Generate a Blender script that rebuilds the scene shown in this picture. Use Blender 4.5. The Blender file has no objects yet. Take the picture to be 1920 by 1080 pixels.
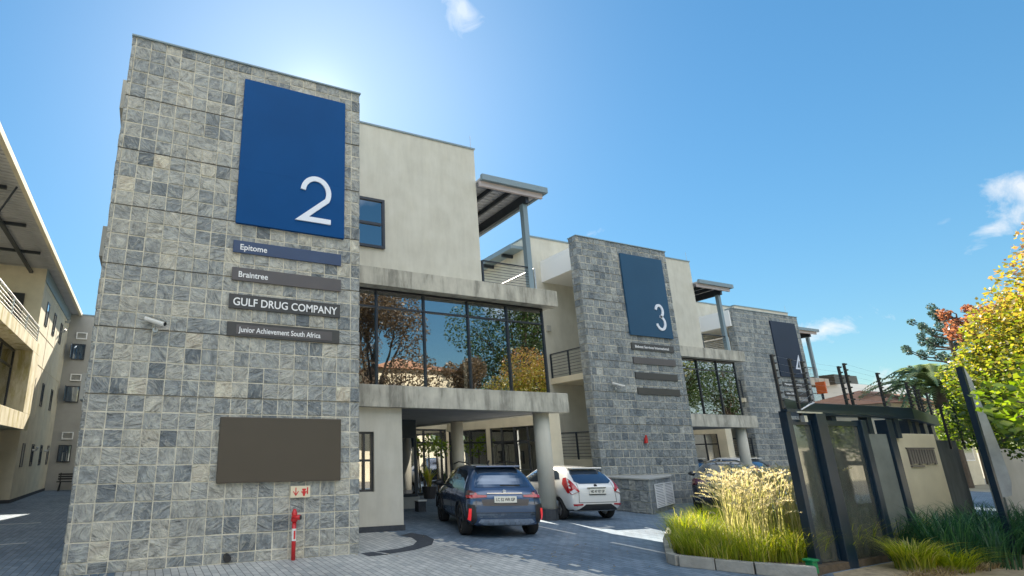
import bpy, bmesh, math, random
from mathutils import Vector, Matrix
from mathutils.bvhtree import BVHTree
R = math.radians
random.seed(7)
S = bpy.context.scene
COL = S.collection

# ---------------------------------------------------------------- camera
cam_d = bpy.data.cameras.new('camera'); cam = bpy.data.objects.new('camera', cam_d); COL.objects.link(cam)
cr = Vector((0.925909, -0.377727, -0.003974)); cd = Vector((0.096528, 0.246760, -0.964257)); cf = Vector((0.365206, 0.892430, 0.264939))
m3 = Matrix((cr, -cd, -cf)).transposed()
cam.matrix_world = Matrix.Translation((0, 0, 1.7)) @ m3.to_4x4()
cam_d.sensor_width = 36.0; cam_d.lens = 999.75 / 1920 * 36
cam_d.shift_x = (960 - 692.23) / 1920; cam_d.shift_y = (576.08 - 540) / 1920
cam_d.clip_end = 3000; cam_d.clip_start = 0.05
S.camera = cam

# ---------------------------------------------------------------- light
SUN_EL, SUN_AZ = R(35.5), R(15.5)          # azimuth from +Y towards +X
sdir = Vector((math.sin(SUN_AZ) * math.cos(SUN_EL), math.cos(SUN_AZ) * math.cos(SUN_EL), math.sin(SUN_EL)))
sl = bpy.data.lights.new('sun', 'SUN'); sl.energy = 3.8; sl.angle = R(0.5); sl.color = (1.0, 0.90, 0.74)
so = bpy.data.objects.new('sun', sl); COL.objects.link(so)
so.rotation_mode = 'QUATERNION'; so.rotation_quaternion = sdir.to_track_quat('Z', 'Y')
S.view_settings.view_transform = 'Standard'; S.view_settings.look = 'None'
S.view_settings.exposure = 1.95; S.view_settings.gamma = 1.0

w = bpy.data.worlds.new('World'); S.world = w; w.use_nodes = True
nt = w.node_tree; nt.nodes.clear()
def wn(t, **k):
    n = nt.nodes.new(t)
    for a, b in k.items(): setattr(n, a, b)
    return n
def wl(a, b): nt.links.new(a, b)
wo = wn('ShaderNodeOutputWorld'); bg = wn('ShaderNodeBackground'); wl(bg.outputs[0], wo.inputs[0])
sky = wn('ShaderNodeTexSky', sky_type='NISHITA', sun_disc=False, sun_elevation=SUN_EL, sun_rotation=SUN_AZ)
sky.altitude = 1500; sky.air_density = 1.25; sky.dust_density = 0.25; sky.ozone_density = 1.3
bg.inputs[1].default_value = 0.12
geo = wn('ShaderNodeTexCoord')
def wmath(op, a, b=None, clamp=False):
    n = wn('ShaderNodeMath', operation=op, use_clamp=clamp)
    for i, v in enumerate((a, b)):
        if v is None: continue
        if isinstance(v, (int, float)): n.inputs[i].default_value = v
        else: wl(v, n.inputs[i])
    return n.outputs[0]
def wdot(v):
    n = wn('ShaderNodeVectorMath', operation='DOT_PRODUCT'); wl(geo.outputs['Generated'], n.inputs[0]); n.inputs[1].default_value = v
    return n.outputs['Value']
noi = wn('ShaderNodeTexNoise'); noi.inputs['Scale'].default_value = 16; noi.inputs['Detail'].default_value = 9; noi.inputs['Roughness'].default_value = 0.62
noi.inputs['Distortion'].default_value = 0.5
wl(geo.outputs['Generated'], noi.inputs['Vector'])
nz = wmath('MULTIPLY', wmath('SUBTRACT', noi.outputs['Fac'], 0.5), 5.5)
total = None
# clouds: direction, half width, half height (radians), tilt, strength
for d, hw, hh, tilt, st in [((.886, .430, .172), .058, .020, 6, 1.0), ((.412, .596, .700), .026, .042, 20, .5), ((.926, .267, .262), .055, .018, 24, .85), ((.92, .235, .30), .03, .03, 20, .8),
                            ((.894, .320, .313), .016, .011, 30, .55), ((.907, .415, .068), .085, .026, 0, 1.0), ((.676, .641, .363), .020, .008, 10, .5), ((.905, .30, .278), .02, .006, 10, .3)]:
    d = Vector(d).normalized(); e1 = d.cross(Vector((0, 0, 1))).normalized(); e2 = e1.cross(d).normalized()
    t = R(tilt); a1 = e1 * math.cos(t) + e2 * math.sin(t); a2 = -e1 * math.sin(t) + e2 * math.cos(t)
    u = wmath('DIVIDE', wdot(a1), hw); v = wmath('DIVIDE', wdot(a2), hh)
    rr = wmath('POWER', wmath('ADD', wmath('MULTIPLY', u, u), wmath('MULTIPLY', v, v)), 0.5)
    k = wmath('ADD', wmath('SUBTRACT', 0.75, rr), nz)
    k = wmath('MULTIPLY', k, 0.8, True)
    front = wmath('GREATER_THAN', wdot(d), 0.5)
    k = wmath('MULTIPLY', wmath('MULTIPLY', k, front), st)
    total = k if total is None else wmath('MAXIMUM', total, k)
# tone curve: the sky's bright band is rolled off, hue kept
lum = wn('ShaderNodeVectorMath', operation='DOT_PRODUCT'); wl(sky.outputs[0], lum.inputs[0]); lum.inputs[1].default_value = (.25, .6, .15)
rl0 = wmath('DIVIDE', 1.0, wmath('ADD', 1.0, wmath('DIVIDE', lum.outputs['Value'], 6.0)))
sk = wn('ShaderNodeVectorMath', operation='SCALE'); wl(sky.outputs[0], sk.inputs[0]); wl(rl0, sk.inputs['Scale'])
hs = wn('ShaderNodeHueSaturation'); hs.inputs['Saturation'].default_value = 1.20; hs.inputs['Value'].default_value = .52
tn = wn('ShaderNodeVectorMath', operation='MULTIPLY'); wl(sk.outputs[0], tn.inputs[0]); tn.inputs[1].default_value = (.88, 1.03, 1.0); wl(tn.outputs[0], hs.inputs['Color'])
cold = wn('ShaderNodeMixRGB'); wl(total, cold.inputs[0]); wl(hs.outputs[0], cold.inputs[1]); cold.inputs[2].default_value = (2.2, 2.25, 2.3, 1)
# bank of cloud added unseen behind the viewer to brighten the shaded fronts
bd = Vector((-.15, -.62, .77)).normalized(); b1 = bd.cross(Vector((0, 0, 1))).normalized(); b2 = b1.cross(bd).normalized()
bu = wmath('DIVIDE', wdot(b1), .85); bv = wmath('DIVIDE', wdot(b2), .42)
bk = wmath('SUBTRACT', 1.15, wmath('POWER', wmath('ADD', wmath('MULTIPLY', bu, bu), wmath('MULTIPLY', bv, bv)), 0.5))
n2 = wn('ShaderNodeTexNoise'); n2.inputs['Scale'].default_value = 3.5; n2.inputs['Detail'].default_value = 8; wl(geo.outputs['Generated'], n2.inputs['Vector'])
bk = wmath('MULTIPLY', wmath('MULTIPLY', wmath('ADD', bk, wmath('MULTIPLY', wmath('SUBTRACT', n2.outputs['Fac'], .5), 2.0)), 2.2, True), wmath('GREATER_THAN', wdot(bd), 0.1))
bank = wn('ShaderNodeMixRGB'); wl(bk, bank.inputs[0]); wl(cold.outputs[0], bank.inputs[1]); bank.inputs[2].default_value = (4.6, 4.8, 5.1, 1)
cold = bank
# aureole: the bright forward-scattered light in the air round the sun
gl = wmath('POWER', wmath('MAXIMUM', wdot(tuple(sdir)), 0.0), 17)
gl2 = wmath('POWER', wmath('MAXIMUM', wdot(tuple(sdir)), 0.0), 500)
gs = wmath('ADD', wmath('MULTIPLY', gl, .75), wmath('MULTIPLY', gl2, .8))
gc = wn('ShaderNodeMixRGB', blend_type='ADD'); gc.inputs[0].default_value = 1.0
gm = wn('ShaderNodeVectorMath', operation='SCALE'); gm.inputs[0].default_value = (1.0, 1.0, 0.93); wl(gs, gm.inputs['Scale'])
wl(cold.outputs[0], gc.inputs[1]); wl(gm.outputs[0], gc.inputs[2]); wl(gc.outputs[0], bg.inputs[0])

# ---------------------------------------------------------------- material helpers
def mat(name, col, rough=.7, metal=0, spec=.5, noise=0, nscale=4, bump=0, bscale=30, stretch=None, coat=0, emit=None):
    m = bpy.data.materials.new(name); m.use_nodes = True; n = m.node_tree; N = n.nodes; L = n.links
    p = N['Principled BSDF']; p.inputs['Base Color'].default_value = (*col, 1); p.inputs['Roughness'].default_value = rough
    p.inputs['Metallic'].default_value = metal; p.inputs['Specular IOR Level'].default_value = spec
    if coat: p.inputs['Coat Weight'].default_value = coat; p.inputs['Coat Roughness'].default_value = .03
    if emit: p.inputs['Emission Color'].default_value = (*emit[0], 1); p.inputs['Emission Strength'].default_value = emit[1]
    if noise or bump:
        tc = N.new('ShaderNodeTexCoord'); mp = N.new('ShaderNodeMapping'); L.new(tc.outputs['Object'], mp.inputs[0])
        if stretch: mp.inputs['Scale'].default_value = stretch
    if noise:
        t = N.new('ShaderNodeTexNoise'); t.inputs['Scale'].default_value = nscale; t.inputs['Detail'].default_value = 7; t.inputs['Roughness'].default_value = .6
        L.new(mp.outputs[0], t.inputs['Vector'])
        cr_ = N.new('ShaderNodeValToRGB'); L.new(t.outputs['Fac'], cr_.inputs[0])
        cr_.color_ramp.elements[0].position = .3; cr_.color_ramp.elements[1].position = .72
        cr_.color_ramp.elements[0].color = (*[c * (1 - noise) for c in col], 1); cr_.color_ramp.elements[1].color = (*[min(1, c * (1 + noise * .6)) for c in col], 1)
        L.new(cr_.outputs[0], p.inputs['Base Color'])
    if bump:
        t2 = N.new('ShaderNodeTexNoise'); t2.inputs['Scale'].default_value = bscale; t2.inputs['Detail'].default_value = 6
        L.new(mp.outputs[0], t2.inputs['Vector']); b = N.new('ShaderNodeBump'); b.inputs['Strength'].default_value = bump; b.inputs['Distance'].default_value = .02
        L.new(t2.outputs['Fac'], b.inputs['Height']); L.new(b.outputs[0], p.inputs['Normal'])
    return m
def ramp(N, els):
    r = N.new('ShaderNodeValToRGB'); e = r.color_ramp.elements
    while len(e) < len(els): e.new(.5)
    for x, (p, c) in zip(e, els): x.position = p; x.color = (*c, 1)
    return r
def stone_mat(name, els, vein=(.30, .30, .27)):
    m = bpy.data.materials.new(name); m.use_nodes = True; N = m.node_tree.nodes; L = m.node_tree.links; p = N['Principled BSDF']
    at = N.new('ShaderNodeAttribute'); at.attribute_name = 'rnd'
    cr_ = ramp(N, els); L.new(at.outputs['Fac'], cr_.inputs[0])
    tc = N.new('ShaderNodeTexCoord'); add = N.new('ShaderNodeVectorMath'); add.operation = 'MULTIPLY_ADD'
    cb = N.new('ShaderNodeCombineXYZ')
    for i in range(3): L.new(at.outputs['Fac'], cb.inputs[i])
    L.new(cb.outputs[0], add.inputs[0]); add.inputs[1].default_value = (17, 29, 41); L.new(tc.outputs['Object'], add.inputs[2])
    t = N.new('ShaderNodeTexNoise'); t.inputs['Scale'].default_value = 4.2; t.inputs['Detail'].default_value = 8; t.inputs['Roughness'].default_value = .68; t.inputs['Distortion'].default_value = 1.2
    L.new(add.outputs[0], t.inputs['Vector'])
    vr0 = N.new('ShaderNodeVectorRotate'); vr0.rotation_type = 'Y_AXIS'; an = N.new('ShaderNodeMath'); an.operation = 'MULTIPLY'; an.inputs[1].default_value = 23.0; L.new(at.outputs['Fac'], an.inputs[0]); L.new(an.outputs[0], vr0.inputs['Angle']); L.new(add.outputs[0], vr0.inputs['Vector'])
    mp = N.new('ShaderNodeMapping'); mp.inputs['Scale'].default_value = (2.0, 1, 4.5); L.new(vr0.outputs[0], mp.inputs[0])
    v = N.new('ShaderNodeTexNoise'); v.inputs['Scale'].default_value = 1.6; v.inputs['Detail'].default_value = 4; v.inputs['Distortion'].default_value = 2.0; L.new(mp.outputs[0], v.inputs['Vector'])
    vr = ramp(N, [(.52, (0, 0, 0)), (.60, (1, 1, 1)), (.68, (0, 0, 0))]); L.new(v.outputs['Fac'], vr.inputs[0])
    mx = N.new('ShaderNodeMixRGB'); mx.blend_type = 'OVERLAY'; mx.inputs[0].default_value = .65; L.new(cr_.outputs[0], mx.inputs[1]); 
    tr = ramp(N, [(.32, (.20, .21, .22)), (.5, (.5, .5, .5)), (.68, (.86, .85, .80))]); L.new(t.outputs['Fac'], tr.inputs[0]); L.new(tr.outputs[0], mx.inputs[2])
    mx2 = N.new('ShaderNodeMixRGB'); L.new(vr.outputs[0], mx2.inputs[0]); L.new(mx.outputs[0], mx2.inputs[1]); mx2.inputs[2].default_value = (*vein, 1)
    sc = N.new('ShaderNodeMath'); sc.operation = 'MULTIPLY'; sc.inputs[1].default_value = .42; L.new(vr.outputs[0], sc.inputs[0]); L.new(sc.outputs[0], mx2.inputs[0])
    dk = ramp(N, [(.30, (1, 1, 1)), (.40, (0, 0, 0))]); L.new(v.outputs['Fac'], dk.inputs[0]); dm = N.new('ShaderNodeMath'); dm.operation = 'MULTIPLY'; dm.inputs[1].default_value = .5; L.new(dk.outputs[0], dm.inputs[0])
    mx3 = N.new('ShaderNodeMixRGB'); L.new(dm.outputs[0], mx3.inputs[0]); L.new(mx2.outputs[0], mx3.inputs[1]); mx3.inputs[2].default_value = (.10, .105, .10, 1)
    L.new(mx3.outputs[0], p.inputs['Base Color']); p.inputs['Roughness'].default_value = .55; p.inputs['Specular IOR Level'].default_value = .45
    ad = N.new('ShaderNodeMath'); ad.operation = 'MULTIPLY_ADD'; L.new(v.outputs['Fac'], ad.inputs[0]); ad.inputs[1].default_value = 1.4; L.new(t.outputs['Fac'], ad.inputs[2])
    b = N.new('ShaderNodeBump'); b.inputs['Strength'].default_value = 1.0; b.inputs['Distance'].default_value = .05; L.new(ad.outputs[0], b.inputs['Height']); L.new(b.outputs[0], p.inputs['Normal'])
    return m
def concrete_mat(name, col, streak=.45, moss=None, mott=.5):
    m = bpy.data.materials.new(name); m.use_nodes = True; N = m.node_tree.nodes; L = m.node_tree.links; p = N['Principled BSDF']
    tc = N.new('ShaderNodeTexCoord'); mp = N.new('ShaderNodeMapping'); mp.inputs['Scale'].default_value = (1.5, 1.5, .28); L.new(tc.outputs['Object'], mp.inputs[0])
    a = N.new('ShaderNodeTexNoise'); a.inputs['Scale'].default_value = 2.0; a.inputs['Detail'].default_value = 10; a.inputs['Roughness'].default_value = .72; a.inputs['Distortion'].default_value = .25; L.new(mp.outputs[0], a.inputs['Vector'])
    b = N.new('ShaderNodeTexNoise'); b.inputs['Scale'].default_value = 2.2; b.inputs['Detail'].default_value = 8; L.new(tc.outputs['Object'], b.inputs['Vector'])
    lo = moss or tuple(c * (1 - streak) for c in col)
    ra = ramp(N, [(.38, lo), (.52, col), (.66, tuple(min(1, c * (1.06 if mott < .3 else 1.18)) for c in col))]); L.new(a.outputs['Fac'], ra.inputs[0])
    rb = ramp(N, [(.3, (.32, .32, .32)), (.7, (.66, .66, .66))]); L.new(b.outputs['Fac'], rb.inputs[0])
    mx = N.new('ShaderNodeMixRGB'); mx.blend_type = 'OVERLAY'; mx.inputs[0].default_value = mott; L.new(ra.outputs[0], mx.inputs[1]); L.new(rb.outputs[0], mx.inputs[2])
    L.new(mx.outputs[0], p.inputs['Base Color']); p.inputs['Roughness'].default_value = .85
    bp = N.new('ShaderNodeBump'); bp.inputs['Strength'].default_value = .35; bp.inputs['Distance'].default_value = .01; L.new(b.outputs['Fac'], bp.inputs['Height']); L.new(bp.outputs[0], p.inputs['Normal'])
    return m
def glass_mat(name, tint=(.30, .36, .38), refl=.45, rough=.01, wob=.0):
    m = bpy.data.materials.new(name); m.use_nodes = True; N = m.node_tree.nodes; L = m.node_tree.links; N.remove(N['Principled BSDF'])
    o = N['Material Output']; tr = N.new('ShaderNodeBsdfTransparent'); tr.inputs[0].default_value = (*tint, 1)
    g = N.new('ShaderNodeBsdfGlossy'); g.inputs['Roughness'].default_value = rough; g.inputs[0].default_value = (.95, .97, 1, 1)
    lw = N.new('ShaderNodeLayerWeight'); lw.inputs[0].default_value = .35
    ma = N.new('ShaderNodeMath'); ma.operation = 'MULTIPLY_ADD'; ma.use_clamp = True; L.new(lw.outputs['Fresnel'], ma.inputs[0]); ma.inputs[1].default_value = .6; ma.inputs[2].default_value = refl
    mx = N.new('ShaderNodeMixShader'); L.new(ma.outputs[0], mx.inputs[0]); L.new(tr.outputs[0], mx.inputs[1]); L.new(g.outputs[0], mx.inputs[2]); L.new(mx.outputs[0], o.inputs[0])
    if wob:
        tc = N.new('ShaderNodeTexCoord'); n = N.new('ShaderNodeTexNoise'); n.inputs['Scale'].default_value = 1.3; L.new(tc.outputs['Object'], n.inputs[0])
        b = N.new('ShaderNodeBump'); b.inputs['Strength'].default_value = wob; b.inputs['Distance'].default_value = .01; L.new(n.outputs['Fac'], b.inputs['Height']); L.new(b.outputs[0], g.inputs['Normal'])
    return m
def leaf_mat(name, els, trans=.5):
    m = bpy.data.materials.new(name); m.use_nodes = True; N = m.node_tree.nodes; L = m.node_tree.links; N.remove(N['Principled BSDF']); o = N['Material Output']
    at = N.new('ShaderNodeAttribute'); at.attribute_name = 'rnd'; r = ramp(N, els); L.new(at.outputs['Fac'], r.inputs[0])
    d = N.new('ShaderNodeBsdfDiffuse'); t = N.new('ShaderNodeBsdfTranslucent'); g = N.new('ShaderNodeBsdfGlossy'); g.inputs['Roughness'].default_value = .45
    L.new(r.outputs[0], d.inputs[0])
    hs = N.new('ShaderNodeHueSaturation'); hs.inputs['Saturation'].default_value = 1.15; hs.inputs['Value'].default_value = 2.0; L.new(r.outputs[0], hs.inputs['Color']); L.new(hs.outputs[0], t.inputs[0])
    mx = N.new('ShaderNodeMixShader'); mx.inputs[0].default_value = trans; L.new(d.outputs[0], mx.inputs[1]); L.new(t.outputs[0], mx.inputs[2])
    m2 = N.new('ShaderNodeMixShader'); m2.inputs[0].default_value = .05; L.new(mx.outputs[0], m2.inputs[1]); L.new(g.outputs[0], m2.inputs[2]); L.new(m2.outputs[0], o.inputs[0])
    return m

M = {}
M['stone'] = stone_mat('slate_tile', [(0, (.13, .15, .165)), (.2, (.21, .23, .24)), (.42, (.295, .31, .305)), (.65, (.375, .375, .345)), (.88, (.47, .45, .385)), (1, (.58, .53, .42))], (.56, .54, .46))
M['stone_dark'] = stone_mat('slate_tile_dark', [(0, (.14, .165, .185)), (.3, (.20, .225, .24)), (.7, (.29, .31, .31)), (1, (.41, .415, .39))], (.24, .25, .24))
M['grout'] = mat('grout', (.64, .60, .49), .9, noise=.3, nscale=6, bump=.3)
M['plaster'] = concrete_mat('beige_plaster', (.57, .55, .475), streak=.07, mott=.22)
M['plaster_warm'] = mat('cream_plaster', (.66, .60, .46), .9, noise=.13, nscale=1.6, bump=.2, bscale=60)
M['plaster_grey'] = mat('grey_plaster', (.42, .42, .39), .9, noise=.18, nscale=1.2, bump=.2, bscale=50)
M['white'] = mat('white_paint', (.80, .80, .78), .5)
M['concrete'] = concrete_mat('weathered_concrete', (.46, .44, .375))
M['concrete2'] = concrete_mat('stained_cream_concrete', (.62, .57, .42), moss=(.40, .34, .14))
M['darksteel'] = mat('dark_steel', (.035, .045, .06), .4, metal=.3, noise=.2, nscale=8)
M['alu'] = mat('dark_aluminium', (.045, .05, .06), .35, metal=.5)
M['gatesteel'] = mat('blue_black_painted_steel', (.006, .020, .038), .35, noise=.3, nscale=3)
M['galv'] = mat('galvanised', (.55, .56, .56), .35, metal=.7, noise=.2, nscale=12)
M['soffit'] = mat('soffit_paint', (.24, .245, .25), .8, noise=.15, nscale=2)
M['roofsheet'] = mat('roof_sheeting', (.52, .53, .57), .55, metal=.2, noise=.15, nscale=2)
M['fascia'] = mat('fascia', (.20, .27, .31), .5)
M['pinkwood'] = mat('painted_timber', (.50, .44, .44), .6)
M['panel'] = mat('navy_sign_board', (.0005, .062, .215), .5, spec=.15, noise=.12, nscale=.6)
M['panel3'] = mat('slate_blue_sign_board', (.028, .085, .16), .5, spec=.18, noise=.10, nscale=.6)
M['panel4'] = mat('grey_violet_sign_board', (.030, .042, .070), .5, spec=.18, noise=.14, nscale=.6)
M['brownpanel'] = mat('bronze_board', (.050, .039, .027), .4, spec=.6, noise=.12, nscale=.8)
M['charcoal'] = mat('charcoal_sign', (.052, .050, .048), .4, noise=.1, nscale=3)
M['greysign'] = mat('taupe_sign', (.095, .085, .085), .4, noise=.1, nscale=3)
M['bluesign'] = mat('navy_name_sign', (.035, .060, .13), .4, noise=.1, nscale=3)
M['letter'] = mat('white_lettering', (.80, .80, .80), .5)
M['letter_blue'] = mat('pale_digit', (.72, .76, .84), .45)
M['glass'] = glass_mat('window_glass', (.50, .50, .47), .33, wob=.12)
M['glass_lobby'] = glass_mat('lobby_glass', (.5, .5, .46), .62, wob=.2)
M['glass_blue'] = glass_mat('small_window_glass', (.04, .08, .14), .30, wob=.05)
M['glass_gate'] = glass_mat('gate_glass', (.42, .48, .46), .12, .04, wob=.15)
def milky(m, f, c):  # mixes streaky flat diffuse colour into a material
    N = m.node_tree.nodes; L = m.node_tree.links; o = N['Material Output']; src = o.inputs[0].links[0].from_socket
    d = N.new('ShaderNodeBsdfDiffuse'); d.inputs[0].default_value = (*c, 1); mx = N.new('ShaderNodeMixShader'); mx.inputs[0].default_value = f
    tc = N.new('ShaderNodeTexCoord'); mp = N.new('ShaderNodeMapping'); mp.inputs['Scale'].default_value = (5, 5, 1.2); n = N.new('ShaderNodeTexNoise'); n.inputs['Scale'].default_value = 1.5; n.inputs['Detail'].default_value = 6
    L.new(tc.outputs['Object'], mp.inputs[0]); L.new(mp.outputs[0], n.inputs[0]); ma = N.new('ShaderNodeMath'); ma.operation = 'MULTIPLY'; ma.inputs[1].default_value = f * 2; L.new(n.outputs['Fac'], ma.inputs[0]); L.new(ma.outputs[0], mx.inputs[0])
    L.new(src, mx.inputs[1]); L.new(d.outputs[0], mx.inputs[2]); L.new(mx.outputs[0], o.inputs[0])
milky(M['glass_gate'], .36, (.15, .16, .14))
M['interior'] = mat('interior', (.34, .31, .26), .9)
M['blind'] = mat('interior_panel', (.62, .57, .50), .9, noise=.12, nscale=2)
M['red'] = mat('hydrant_red', (.55, .015, .02), .4, coat=.3)
M['redmark'] = mat('red_print', (.60, .03, .03), .6)
M['cream'] = mat('cream_sign', (.70, .62, .45), .5)
M['tyre'] = mat('tyre', (.018, .018, .019), .85)
M['rim'] = mat('alloy', (.45, .46, .48), .3, metal=.8)
M['rimdark'] = mat('dark_alloy', (.10, .10, .11), .3, metal=.8)
M['blackplastic'] = mat('black_plastic', (.02, .021, .023), .5)
M['carglass'] = mat('car_glass', (.10, .14, .20), .04, metal=.75, spec=1.0, coat=1)
M['taillight'] = mat('tail_light', (.40, .01, .015), .12, coat=1)
M['reflector_glow'] = mat('glowing_reflector', (.5, .03, .03), .3, emit=((1, .04, .05), .12))  # emission stands in for light caught by an unlit reflector
M['taildark'] = mat('smoked_tail_light', (.07, .008, .012), .08, coat=1)
M['clear'] = mat('clear_lens', (.65, .65, .66), .1, coat=1)
M['chrome'] = mat('chrome', (.7, .7, .72), .15, metal=1)
M['plate'] = mat('plate_white', (.78, .76, .68), .5)
M['paint_blue'] = mat('slate_blue_metallic', (.045, .085, .17), .25, metal=.35, coat=1)
M['paint_white'] = mat('white_car_paint', (.74, .74, .72), .25, coat=1)
M['paint_black'] = mat('black_car_paint', (.012, .016, .022), .2, coat=1)
M['bark'] = mat('bark', (.11, .085, .065), .9, noise=.4, nscale=5, bump=.8, bscale=12)
M['leaf_gold'] = leaf_mat('gold_leaves', [(0, (.05, .09, .02)), (.3, (.14, .19, .03)), (.55, (.25, .25, .05)), (.8, (.33, .25, .06)), (1, (.32, .18, .09))])
M['leaf_lime'] = leaf_mat('lime_leaves', [(0, (.05, .09, .015)), (.5, (.15, .22, .03)), (1, (.30, .32, .06))])
M['leaf_rust'] = leaf_mat('rust_leaves', [(0, (.14, .07, .04)), (.5, (.30, .13, .08)), (1, (.36, .22, .12))])
M['leaf_brown'] = leaf_mat('brown_leaves', [(0, (.05, .04, .028)), (.5, (.12, .09, .06)), (1, (.22, .16, .09))])
M['leaf_green'] = leaf_mat('dark_green_leaves', [(0, (.012, .030, .010)), (.5, (.04, .075, .02)), (1, (.09, .13, .03))], .3)
M['leaf_blue'] = leaf_mat('blue_green_needles', [(0, (.03, .06, .055)), (1, (.11, .17, .13))], .3)
M['leaf_palm'] = leaf_mat('palm_fronds', [(0, (.07, .12, .06)), (.6, (.17, .24, .11)), (1, (.30, .34, .16))], .35)
M['grass'] = leaf_mat('grass_blades', [(0, (.09, .14, .015)), (.5, (.25, .30, .03)), (.85, (.42, .42, .06)), (1, (.50, .40, .18))], .5)
M['plume'] = leaf_mat('grass_plumes', [(0, (.22, .24, .06)), (.5, (.40, .35, .19)), (1, (.58, .52, .36))], .5)
M['grass_dark'] = leaf_mat('dark_grass_blades', [(0, (.010, .05, .025)), (.6, (.03, .10, .045)), (1, (.08, .19, .06))], .3)
M['dry'] = leaf_mat('dry_blades', [(0, (.16, .11, .06)), (1, (.45, .36, .20))], .3)
M['plaster_alley'] = mat('shaded_alley_plaster', (.36, .355, .33), .9, noise=.14, nscale=1.2)  # plaster colour darkened to hold the alley's shade
M['soil'] = mat('soil', (.10, .075, .05), .95, noise=.4, nscale=8, bump=.6)
M['terracotta'] = mat('terracotta_tiles', (.38, .20, .12), .8, noise=.25, nscale=3)
M['orange'] = mat('orange_sign', (.75, .16, .04), .5)
M['brownwood'] = mat('stained_timber', (.16, .065, .04), .5, noise=.3, nscale=3, stretch=(6, 6, .5))
M['woodfence'] = mat('old_fence_timber', (.11, .075, .06), .9, noise=.4, nscale=3, stretch=(8, 8, .5))
M['infill'] = mat('dull_green_grey_board', (.15, .17, .16), .7, noise=.25, nscale=2)
M['verge'] = mat('dry_straw_ground', (.36, .29, .19), .95, noise=.4, nscale=9, bump=.5)
M['bladeface'] = mat('weathered_sign_face', (.34, .36, .38), .6, noise=.25, nscale=4)
M['green'] = mat('green_plastic', (.0, .20, .07), .35)
M['darkwall'] = mat('dark_grey_wall', (.09, .105, .11), .9, noise=.35, nscale=2, stretch=(3, 3, .6))
M['kerb'] = mat('kerb_concrete', (.30, .295, .27), .9, noise=.25, nscale=5, bump=.4)
M['darkpave'] = mat('dark_pavers', (.05, .058, .07), .8, noise=.3, nscale=9, bump=.3)
M['line'] = mat('road_paint', (.62, .62, .60), .7, noise=.25, nscale=14)
M['pot'] = mat('pot_dark', (.05, .05, .055), .6)

# ---------------------------------------------------------------- mesh helpers
def wloc(o):
    v = Vector((0, 0, 0))
    while o: v += o.location; o = o.parent
    return v
def empty(name, loc, label, cat, group=None):
    o = bpy.data.objects.new(name, None); COL.objects.link(o); o.location = loc; o.empty_display_size = .3
    return tag(o, label, cat, group)
def tag(o, label=None, cat=None, group=None, kind=None):
    if label: o['label'] = label
    if cat: o['category'] = cat
    if group: o['group'] = group
    if kind: o['kind'] = kind
    return o
class MB:
    def __init__(s): s.bm = bmesh.new(); s.rl = None
    def box(s, x0, x1, y0, y1, z0, z1):
        vs = [s.bm.verts.new((x, y, z)) for z in (z0, z1) for x, y in ((x0, y0), (x1, y0), (x1, y1), (x0, y1))]
        for f in ((0, 3, 2, 1), (4, 5, 6, 7), (0, 1, 5, 4), (1, 2, 6, 5), (2, 3, 7, 6), (3, 0, 4, 7)): s.bm.faces.new([vs[i] for i in f])
        return s
    def prism(s, pts, z0, z1):
        a = [s.bm.verts.new((x, y, z0)) for x, y in pts]; b = [s.bm.verts.new((x, y, z1)) for x, y in pts]; n = len(pts)
        s.bm.faces.new(a[::-1]); s.bm.faces.new(b)
        for i in range(n): s.bm.faces.new((a[i], a[(i + 1) % n], b[(i + 1) % n], b[i]))
        return s
    def tube(s, pts, r, n=8, r2=None):
        pts = [Vector(p) for p in pts]; rings = []
        for i, p in enumerate(pts):
            d = (pts[min(i + 1, len(pts) - 1)] - pts[max(i - 1, 0)]).normalized()
            a = d.cross(Vector((0, 0, 1)) if abs(d.z) < .95 else Vector((1, 0, 0))).normalized(); b = d.cross(a)
            q = r if r2 is None else r + (r2 - r) * i / (len(pts) - 1)
            if isinstance(r, (list, tuple)): q = r[i]
            rings.append([s.bm.verts.new(p + (a * math.cos(2 * math.pi * k / n) + b * math.sin(2 * math.pi * k / n)) * q) for k in range(n)])
        for A, B in zip(rings, rings[1:]):
            for k in range(n): s.bm.faces.new((A[k], A[(k + 1) % n], B[(k + 1) % n], B[k]))
        s.bm.faces.new(rings[0][::-1]); s.bm.faces.new(rings[-1])
        return s
    def poly(s, pts):
        s.bm.faces.new([s.bm.verts.new(p) for p in pts]); return s
    def rl_(s):
        if s.rl is None: s.rl = s.bm.loops.layers.float_color.new('rnd')
        return s.rl
    def cface(s, pts, r):
        f = s.bm.faces.new([s.bm.verts.new(p) for p in pts]); l = s.rl_()
        for lp in f.loops: lp[l] = (r, r, r, 1)
        return f
    def build(s, name, m, parent=None, local=False, bevel=0, smooth=False):
        me = bpy.data.meshes.new(name)
        if not local and parent is not None:
            o0 = wloc(parent); bmesh.ops.translate(s.bm, vec=-o0, verts=s.bm.verts[:])
        bmesh.ops.recalc_face_normals(s.bm, faces=s.bm.faces[:]) if s.rl is None else None
        s.bm.to_mesh(me); s.bm.free()
        if smooth:
            for p in me.polygons: p.use_smooth = True
        me.materials.append(M[m] if isinstance(m, str) else m)
        o = bpy.data.objects.new(name, me); COL.objects.link(o); o.parent = parent
        if bevel:
            b = o.modifiers.new('bevel', 'BEVEL'); b.width = bevel; b.segments = 2; b.limit_method = 'ANGLE'
        return o
def obj_at(mb, name, m, base, **k):
    """a one-mesh thing with its origin at base"""
    bmesh.ops.translate(mb.bm, vec=-Vector(base), verts=mb.bm.verts[:])
    o = mb.build(name, m, None, **k); o.location = base
    return o

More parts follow.
